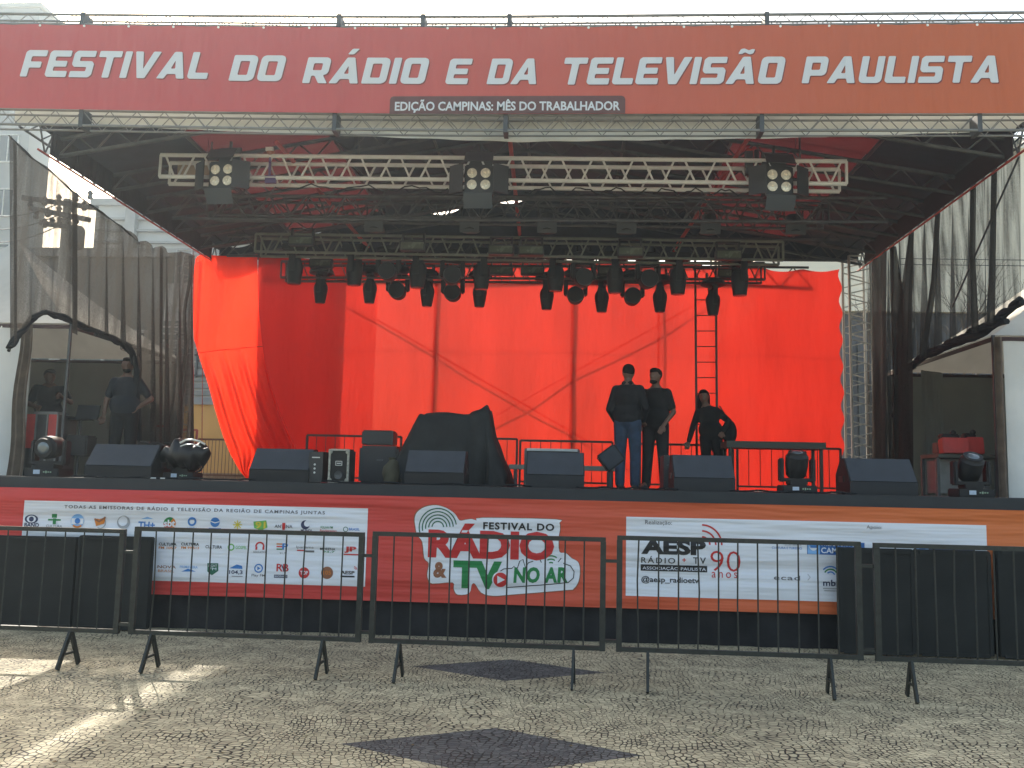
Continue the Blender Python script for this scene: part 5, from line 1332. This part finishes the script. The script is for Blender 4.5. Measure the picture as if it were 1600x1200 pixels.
def hand(W, d, nrm, side, curl=.5):
    d = Vector(d).normalized(); nrm = Vector(nrm); nrm = (nrm - d * nrm.dot(d)).normalized(); s = d.cross(nrm).normalized() * side; W = Vector(W); out = []
    out.append(('c', W, W + d * .03, .026, .028))
    for k in range(4):
        b = W + d * .035 + s * (-.027 + .018 * k); e = W + d * .088 + s * (-.03 + .02 * k); out.append(('c', b, e, .016, .012))
        L = (.033, .038, .036, .028)[k]; c = curl * (1 + .1 * k)
        d1 = (d * math.cos(c) + nrm * math.sin(c)); d2 = (d * math.cos(c * 2) + nrm * math.sin(c * 2)); p1 = e + d1 * L; p2 = p1 + d2 * L * .85
        out += [('c', e, p1, .0105, .0095), ('c', p1, p2, .0095, .0085)]
    b = W + d * .02 - s * .028; e = b + d * .035 - s * .028 + nrm * .012; out += [('c', b, e, .014, .012), ('c', e, e + d * .032 + nrm * .01, .0115, .0095)]
    return out
def person(loc, rz, H, label, J, top, bottom, sleeve, hair='short', jacket=False, beard=False, lean=0, stout=1.0):
    t = Thing('person', label, 'person', loc, rz); s = H / 1.78
    V = lambda x, y, z: Vector((x, y, z)) * s
    def g(k, d): return V(*J[k]) if k in J else V(*d)
    hl, hr = g('hipL', (.095, 0, .93)), g('hipR', (-.095, 0, .93)); kl, kr = g('kneeL', (.11, -.02, .5)), g('kneeR', (-.11, -.02, .5)); al, ar = g('ankL', (.12, .02, .09)), g('ankR', (-.12, .02, .09))
    sl, sr = g('shL', (.165, 0, 1.405)), g('shR', (-.165, 0, 1.405)); el, er = g('elL', (.22, .03, 1.13)), g('elR', (-.22, .03, 1.13)); wl_, wr_ = g('wrL', (.22, -.05, .88)), g('wrR', (-.22, -.05, .88))
    hc = g('head', (0, -.02, 1.66)); ch = g('chest', (0, 0, 1.3)); be = g('belly', (0, -.01, 1.1)); pe = (hl + hr) / 2 + V(0, 0, .04); nk = g('neck', (0, .01, 1.47)); hy = J.get('headyaw', 0)
    Q = Matrix.Rotation(hy, 3, 'Z')
    w_ = stout
    body = [('c', hl, kl, .082 * s, .055 * s), ('c', kl, al, .055 * s, .038 * s), ('c', hr, kr, .082 * s, .055 * s), ('c', kr, ar, .055 * s, .038 * s),
            ('c', al, al + V(.01, -.15, -.055), .035 * s, .03 * s), ('c', ar, ar + V(-.01, -.15, -.055), .035 * s, .03 * s),
            ('e', pe, (.15 * s * w_, .105 * s * w_, .13 * s)), ('e', be, (.145 * s * w_, .105 * s * w_, .17 * s)), ('e', ch, (.17 * s * w_, .11 * s * w_, .19 * s)),
            ('c', sl, sr, .058 * s, .058 * s), ('c', nk, hc + V(0, .01, -.06), .062 * s, .055 * s), ('c', sl + (nk - sl) * .45, nk + V(0, 0, .05), .045 * s, .05 * s), ('c', sr + (nk - sr) * .45, nk + V(0, 0, .05), .045 * s, .05 * s),
            ('c', sl, el, .05 * s * w_, .04 * s), ('c', el, wl_, .04 * s, .027 * s), ('c', sr, er, .05 * s * w_, .04 * s), ('c', er, wr_, .04 * s, .027 * s),
            ('e', hc, (.082 * s, .098 * s, .116 * s)), ('e', hc + Q @ V(0, -.03, -.062), (.058 * s, .062 * s, .055 * s)),
            ('e', hc + Q @ V(0, -.1, -.015), (.012 * s, .02 * s, .024 * s)), ('e', hc + Q @ V(0, -.088, -.055), (.024 * s, .012 * s, .009 * s)), ('e', hc + Q @ V(0, -.08, .028), (.05 * s, .018 * s, .01 * s)),
            ('e', hc + Q @ V(.08, .005, -.005), (.01 * s, .018 * s, .03 * s)), ('e', hc + Q @ V(-.08, .005, -.005), (.01 * s, .018 * s, .03 * s))]
    body += hand(wl_, J.get('hdL', wl_ - el), J.get('hnL', (0, -1, 0)), 1, J.get('curlL', .4)); body += hand(wr_, J.get('hdR', wr_ - er), J.get('hnR', (0, -1, 0)), -1, J.get('curlR', .4))
    bo = solid(body, .0085, 'body', SKIN, t.o, 2)
    i = .016
    tp = [('e', be + V(0, 0, -.03), ((.178 * w_ + i) * s, (.125 * w_ + i) * s, .19 * s)), ('e', ch, ((.165 * w_ + i) * s, (.12 * w_ + i) * s, .2 * s)), ('c', sl, sr, .068 * s, .068 * s),
          ('c', sl, nk - V(0, 0, .015), .062 * s, .056 * s), ('c', sr, nk - V(0, 0, .015), .062 * s, .056 * s), ('e', pe + V(0, 0, .03), ((.158 * w_ + i) * s, (.12 * w_ + i) * s, .13 * s))]
    for a, b, c in ((sl, el, wl_), (sr, er, wr_)):
        if sleeve == 'short': tp.append(('c', a, a.lerp(b, .72), .068 * s * w_, .062 * s))
        else: tp += [('c', a, b, .068 * s * w_, .055 * s), ('c', b, b.lerp(c, .95), .055 * s, .042 * s)]
    solid(tp, .012, 'jacket' if jacket else 'shirt', top, t.o, 5)
    if jacket:
        solid([('c', nk + V(-.05, .02, .03), nk + V(.05, .02, .03), .035 * s, .035 * s), ('c', nk + V(-.05, -.02, .02), nk + V(-.03, -.05, -.02), .02 * s, .02 * s), ('c', nk + V(.05, -.02, .02), nk + V(.03, -.05, -.02), .02 * s, .02 * s)], .01, 'collar', top, t.o, 3)
    bt = [('e', pe + V(0, 0, -.01), ((.158 * w_) * s, .12 * w_ * s, .12 * s)), ('c', hl, kl, .108 * s, .082 * s), ('c', kl, al + V(0, 0, -.01), .082 * s, .068 * s), ('c', hr, kr, .108 * s, .082 * s), ('c', kr, ar + V(0, 0, -.01), .082 * s, .068 * s)]
    solid(bt, .012, 'trousers', bottom, t.o, 5)
    for a in (al, ar): solid([('c', a + V(0, .03, -.05), a + V(0, -.13, -.058), .042 * s, .036 * s), ('e', a + V(0, -.08, -.06), (.048 * s, .11 * s, .03 * s))], .01, 'shoe', BLK, t.o, 3)
    hp = [('e', hc + Q @ V(0, .02, .03), (.09 * s, .094 * s, .094 * s)), ('e', hc + Q @ V(0, -.02, .075), (.074 * s, .078 * s, .05 * s))]
    if hair == 'long':
        hp += [('c', hc + Q @ V(-.06, .03, .02), hc + Q @ V(-.115, .02, -.32), .058 * s, .045 * s), ('c', hc + Q @ V(-.115, .02, -.32), hc + Q @ V(-.12, -.02, -.42), .045 * s, .02 * s), ('c', hc + Q @ V(.04, .06, .0), hc + Q @ V(.04, .07, -.28), .055 * s, .04 * s), ('c', hc + Q @ V(-.07, -.01, .03), hc + Q @ V(-.09, -.02, -.2), .028 * s, .02 * s)]
    solid(hp, .009, 'hair', HAIRM, t.o, 2)
    if beard: solid([('e', hc + Q @ V(0, -.045, -.082), (.058 * s, .052 * s, .04 * s)), ('c', hc + Q @ V(-.055, -.02, -.06), hc + Q @ V(-.06, 0, -.01), .016 * s, .012 * s), ('c', hc + Q @ V(.055, -.02, -.06), hc + Q @ V(.06, 0, -.01), .016 * s, .012 * s)], .008, 'beard', HAIRM, t.o, 1)
    m = MB()
    for sx in (-1, 1): m.ball(hc + Q @ V(sx * .03, -.086, .008), (.011 * s, .007 * s, .006 * s), 8, 6)
    t.part('eyes', m, mat('eye', (.03, .025, .02), .3))
    return t
NAVYJ = mat('navy_jacket', (.009, .010, .013), .85, bump=.5, bscale=25); JEANS = mat('blue_jeans', (.03, .055, .1), .85, var=.3, scale=9, bump=.4, bscale=30); BLKT = mat('black_cotton', (.008, .0085, .01), .9, bump=.4, bscale=22); DKTR = mat('dark_trousers', (.012, .011, .013), .85, bump=.4, bscale=22)
SLATE = mat('slate_shirt', (.013, .018, .026), .9, bump=.4, bscale=22)
# local frame faces -Y (towards the camera); L is +x
p = onz(980, 12.95)
person(p, R(180 - 18), 1.80, 'man in dark jacket and blue jeans with his back to the camera', {'elL': (.255, .05, 1.13), 'wrL': (.2, -.12, .96), 'elR': (-.275, .06, 1.14), 'wrR': (-.2, -.1, .97), 'headyaw': R(20), 'ankL': (.1, .03, .09), 'ankR': (-.1, -.03, .09), 'curlL': .7, 'curlR': .7}, NAVYJ, JEANS, 'long', 'short', True, stout=1.13)
p = onz(1024, 13.15)
person(p, R(-22), 1.77, 'bearded man in black t-shirt facing the man in jeans', {'elL': (.26, .03, 1.13), 'wrL': (.16, -.16, .92), 'hdL': (-.35, -.3, -1), 'elR': (-.24, .04, 1.13), 'wrR': (-.2, -.12, .92), 'headyaw': R(-22), 'ankL': (.13, .02, .09), 'kneeL': (.12, -.02, .5), 'ankR': (-.14, 0, .09)}, BLKT, DKTR, 'short', 'short', beard=True, stout=1.14)
p = onz(1117, 14.3)
wm = person(p, R(-8), 1.60, 'woman with long hair in black jacket behind the monitor, one arm out', {'head': (-.07, -.03, 1.66), 'neck': (-.05, .0, 1.47), 'chest': (-.01, 0, 1.3), 'shL': (.12, .02, 1.40), 'shR': (-.18, -.01, 1.38), 'elR': (-.3, -.02, 1.13), 'wrR': (-.39, -.1, .87), 'elL': (.33, .06, 1.2), 'wrL': (.2, -.12, 1.0), 'headyaw': R(-14)}, BLKT, BLKT, 'long', 'long', True, stout=1.08)
wm.o.rotation_euler[1] = R(-4)
# her bag
p = onz(1143, 14.35); m = MB(); m.ball((-.03, 0, .92), (.12, .1, .2), 20, 14); m.path([(-.06, -.06, 1.08), (-.12, -.11, 1.2), (-.2, -.1, 1.33)], .012)
o = m.build('shoulder_bag', BLKC); o.location = p; tag(o, 'dark bag hanging at the woman’s side', 'bag')
p = onz(187, 13.0)
person(p, R(8), 1.80, 'man in dark t-shirt standing in the left wing, one hand on hip', {'elL': (.34, .07, 1.17), 'wrL': (.19, -.06, 1.03), 'hdL': (-1, -.2, -.4), 'elR': (-.28, .03, 1.15), 'wrR': (-.29, -.03, .9), 'headyaw': R(12)}, SLATE, BLKT, 'short', 'short', beard=True, stout=1.18)
p = onz(66, 13.6)
person(p, R(25), 1.72, 'man working over the red panelled rack inside the left tent', {'head': (.0, -.14, 1.6), 'neck': (0, -.08, 1.44), 'chest': (0, -.04, 1.28), 'shL': (.19, -.05, 1.4), 'shR': (-.19, -.05, 1.4), 'elL': (.33, -.12, 1.2), 'wrL': (.2, -.3, 1.27), 'elR': (-.27, -.12, 1.14), 'wrR': (-.12, -.36, 1.08), 'headyaw': R(25)}, SLATE, BLKT, 'short', 'short', stout=1.1)

# ================================================================== SUBWOOFERS
def sub(px0, px1, y, label):
    Y = 9.28; a, b = at(px0, y + 40, Y).x, at(px1, y + 40, Y).x; h = at((px0 + px1) / 2, y, Y).z; t = Thing('screen_panel', label, 'panel', ((a + b) / 2, Y, 0), group='black panels before the stage')
    w_ = b - a
    m = MB(); m.bbox((0, .04, h / 2 + .01), (w_, .08, h - .02), .01); t.part('board', m, mat('panel_cloth', (.022, .024, .024), .9, spec=.2, var=.25, scale=2, bump=.3, bscale=120))
    m = MB()
    for s in (-1, 1): m.box((s * (w_ / 2 - .02), -.003, h / 2), (.035, .014, h - .06))
    m.box((0, -.006, h - .03), (w_ - .08, .014, .035)); m.box((0, -.006, .03), (w_ - .08, .014, .035)); t.part('frame', m, mat('panel_cloth', (0, 0, 0)))
sub(-12, 117.5, 838, 'leftmost black panel standing before the stage'); sub(120, 235, 838, 'black panel right of the leftmost one, under the station logos')
sub(1310, 1429, 857, 'black panel in front of the right sponsor panel'); sub(1430.5, 1549, 860, 'black panel under the right end of the white panel'); sub(1559, 1680, 860, 'black panel cut by the right edge of the picture')

# ================================================================== BARRIERS
def barrier(A, B, label, n=12, legs=(.12, .88), feet=.14, ht=1.2):
    A, B = Vector(A), Vector(B); d = B - A; L = d.length; rz = math.atan2(d.y, d.x)
    t = Thing('crowd_barrier', label, 'barrier', A, rz, group='crowd control barriers across the plaza'); zl = .31
    m = MB(); m.bar((0, 0, ht), (L, 0, ht), .045, .035); m.bar((0, 0, zl), (L, 0, zl), .035, .035); m.bar((.02, 0, zl - .02), (.02, 0, ht - .018), .045, .04); m.bar((L - .02, 0, zl - .02), (L - .02, 0, ht - .018), .045, .04); t.part('frame', m, IRON)
    for i in range(1, n + 1):
        x = .02 + (L - .04) * i / (n + 1) + random.uniform(-.004, .004); m = MB(); m.tube((x, 0, zl + .015), (x + random.uniform(-.004, .004), 0, ht - .017), .0065, 6) if random.random() > .3 else m.path([(x, 0, zl + .015), (x + random.uniform(-.014, .014), random.uniform(-.015, .015), zl + random.uniform(.3, .6)), (x, 0, ht - .017)], .0065, 6); t.part('bar', m, IRON)
    for k in legs:
        x = L * k
        m = MB(); m.bar((x, 0, zl - .015), (x - .01, -feet, .01), .045, .02, (1, 0, 0)); m.bar((x, .012, zl - .015), (x + .01, feet, .01), .045, .02, (1, 0, 0)); m.bar((x, -feet * .6, .12), (x, feet * .6, .12), .02, .015, (1, 0, 0)); t.part('leg', m, IRON)
    for z in (ht - .17, zl + .06):
        m = MB(); m.bar((L - .0, 0, z), (L + .1, 0, z), .03, .025); t.part('hook', m, IRON)
    t.o.rotation_euler[0] = random.uniform(-.008, .008); t.o.rotation_euler[2] += random.uniform(-.006, .006)
    return t
def ft(px, yt):       # ground point under a top rail end at pixel (px, yt), rail 1.2 m high
    p = gnd(px, yt, 1.2); return Vector((p.x, p.y, 0))
def bp(px, Y): return Vector((at(px, 900, Y).x, Y, 0))
YF = 7.42
ends = [(-175, 192, 'leftmost barrier in front of the two left black panels', (.05, .8)), (208, 567, 'barrier in front of the station logos panel', (.1, .84)), (581, 946, 'middle barrier before the festival badge', (.13, .87)), (964, 1346, 'barrier in front of the organiser panel', (.13, .87)), (1366, 1745, 'rightmost barrier before the right black panels', (.145, .9))]
for (a, b, lab, lg_), hb in zip(ends, (1.135, 1.16, 1.172, 1.19, 1.185)):
    dY = lambda px: YF - (px - 800) * 0.0001
    barrier(bp(a, dY(a)), bp(b, dY(b)), lab, 11, lg_, ht=hb)
# scraps on the paving
rs = random.Random(11)
m = MB()
for i in range(60):
    px, py = rs.uniform(20, 1580), rs.uniform(1000, 1195); q = gnd(px, py); s_ = rs.uniform(.008, .022)
    m.add([(q.x - s_, q.y, .003), (q.x, q.y - s_ * .6, .006), (q.x + s_, q.y, .003), (q.x, q.y + s_ * .5, .009)], [(0, 1, 2, 3)])
o = m.build('leaf_litter', mat('dry_leaves', (.16, .11, .05), .9)); tag(o, 'scattered tiny dry leaves and grit on the paving', 'leaf litter', kind='stuff')

# ================================================================== HAZE VOLUME, added to imitate lens veil
m = MB(); m.box((0, 0, 13.6), (302, 302, 29.2)); hz = bpy.data.materials.new('lens_veil'); hz.use_nodes = True
n = hz.node_tree.nodes; n.remove(n['Principled BSDF']); pv = n.new('ShaderNodeVolumePrincipled'); pv.inputs['Density'].default_value = .0019
pv.inputs['Color'].default_value = (.72, .88, 1, 1); pv.inputs['Anisotropy'].default_value = .6
hz.node_tree.links.new(pv.outputs[0], n['Material Output'].inputs['Volume'])
o = m.build('lens_veil', hz); tag(o, 'thin added volume imitating lens veil over the plaza and stage', 'lens_veil', kind='stuff')
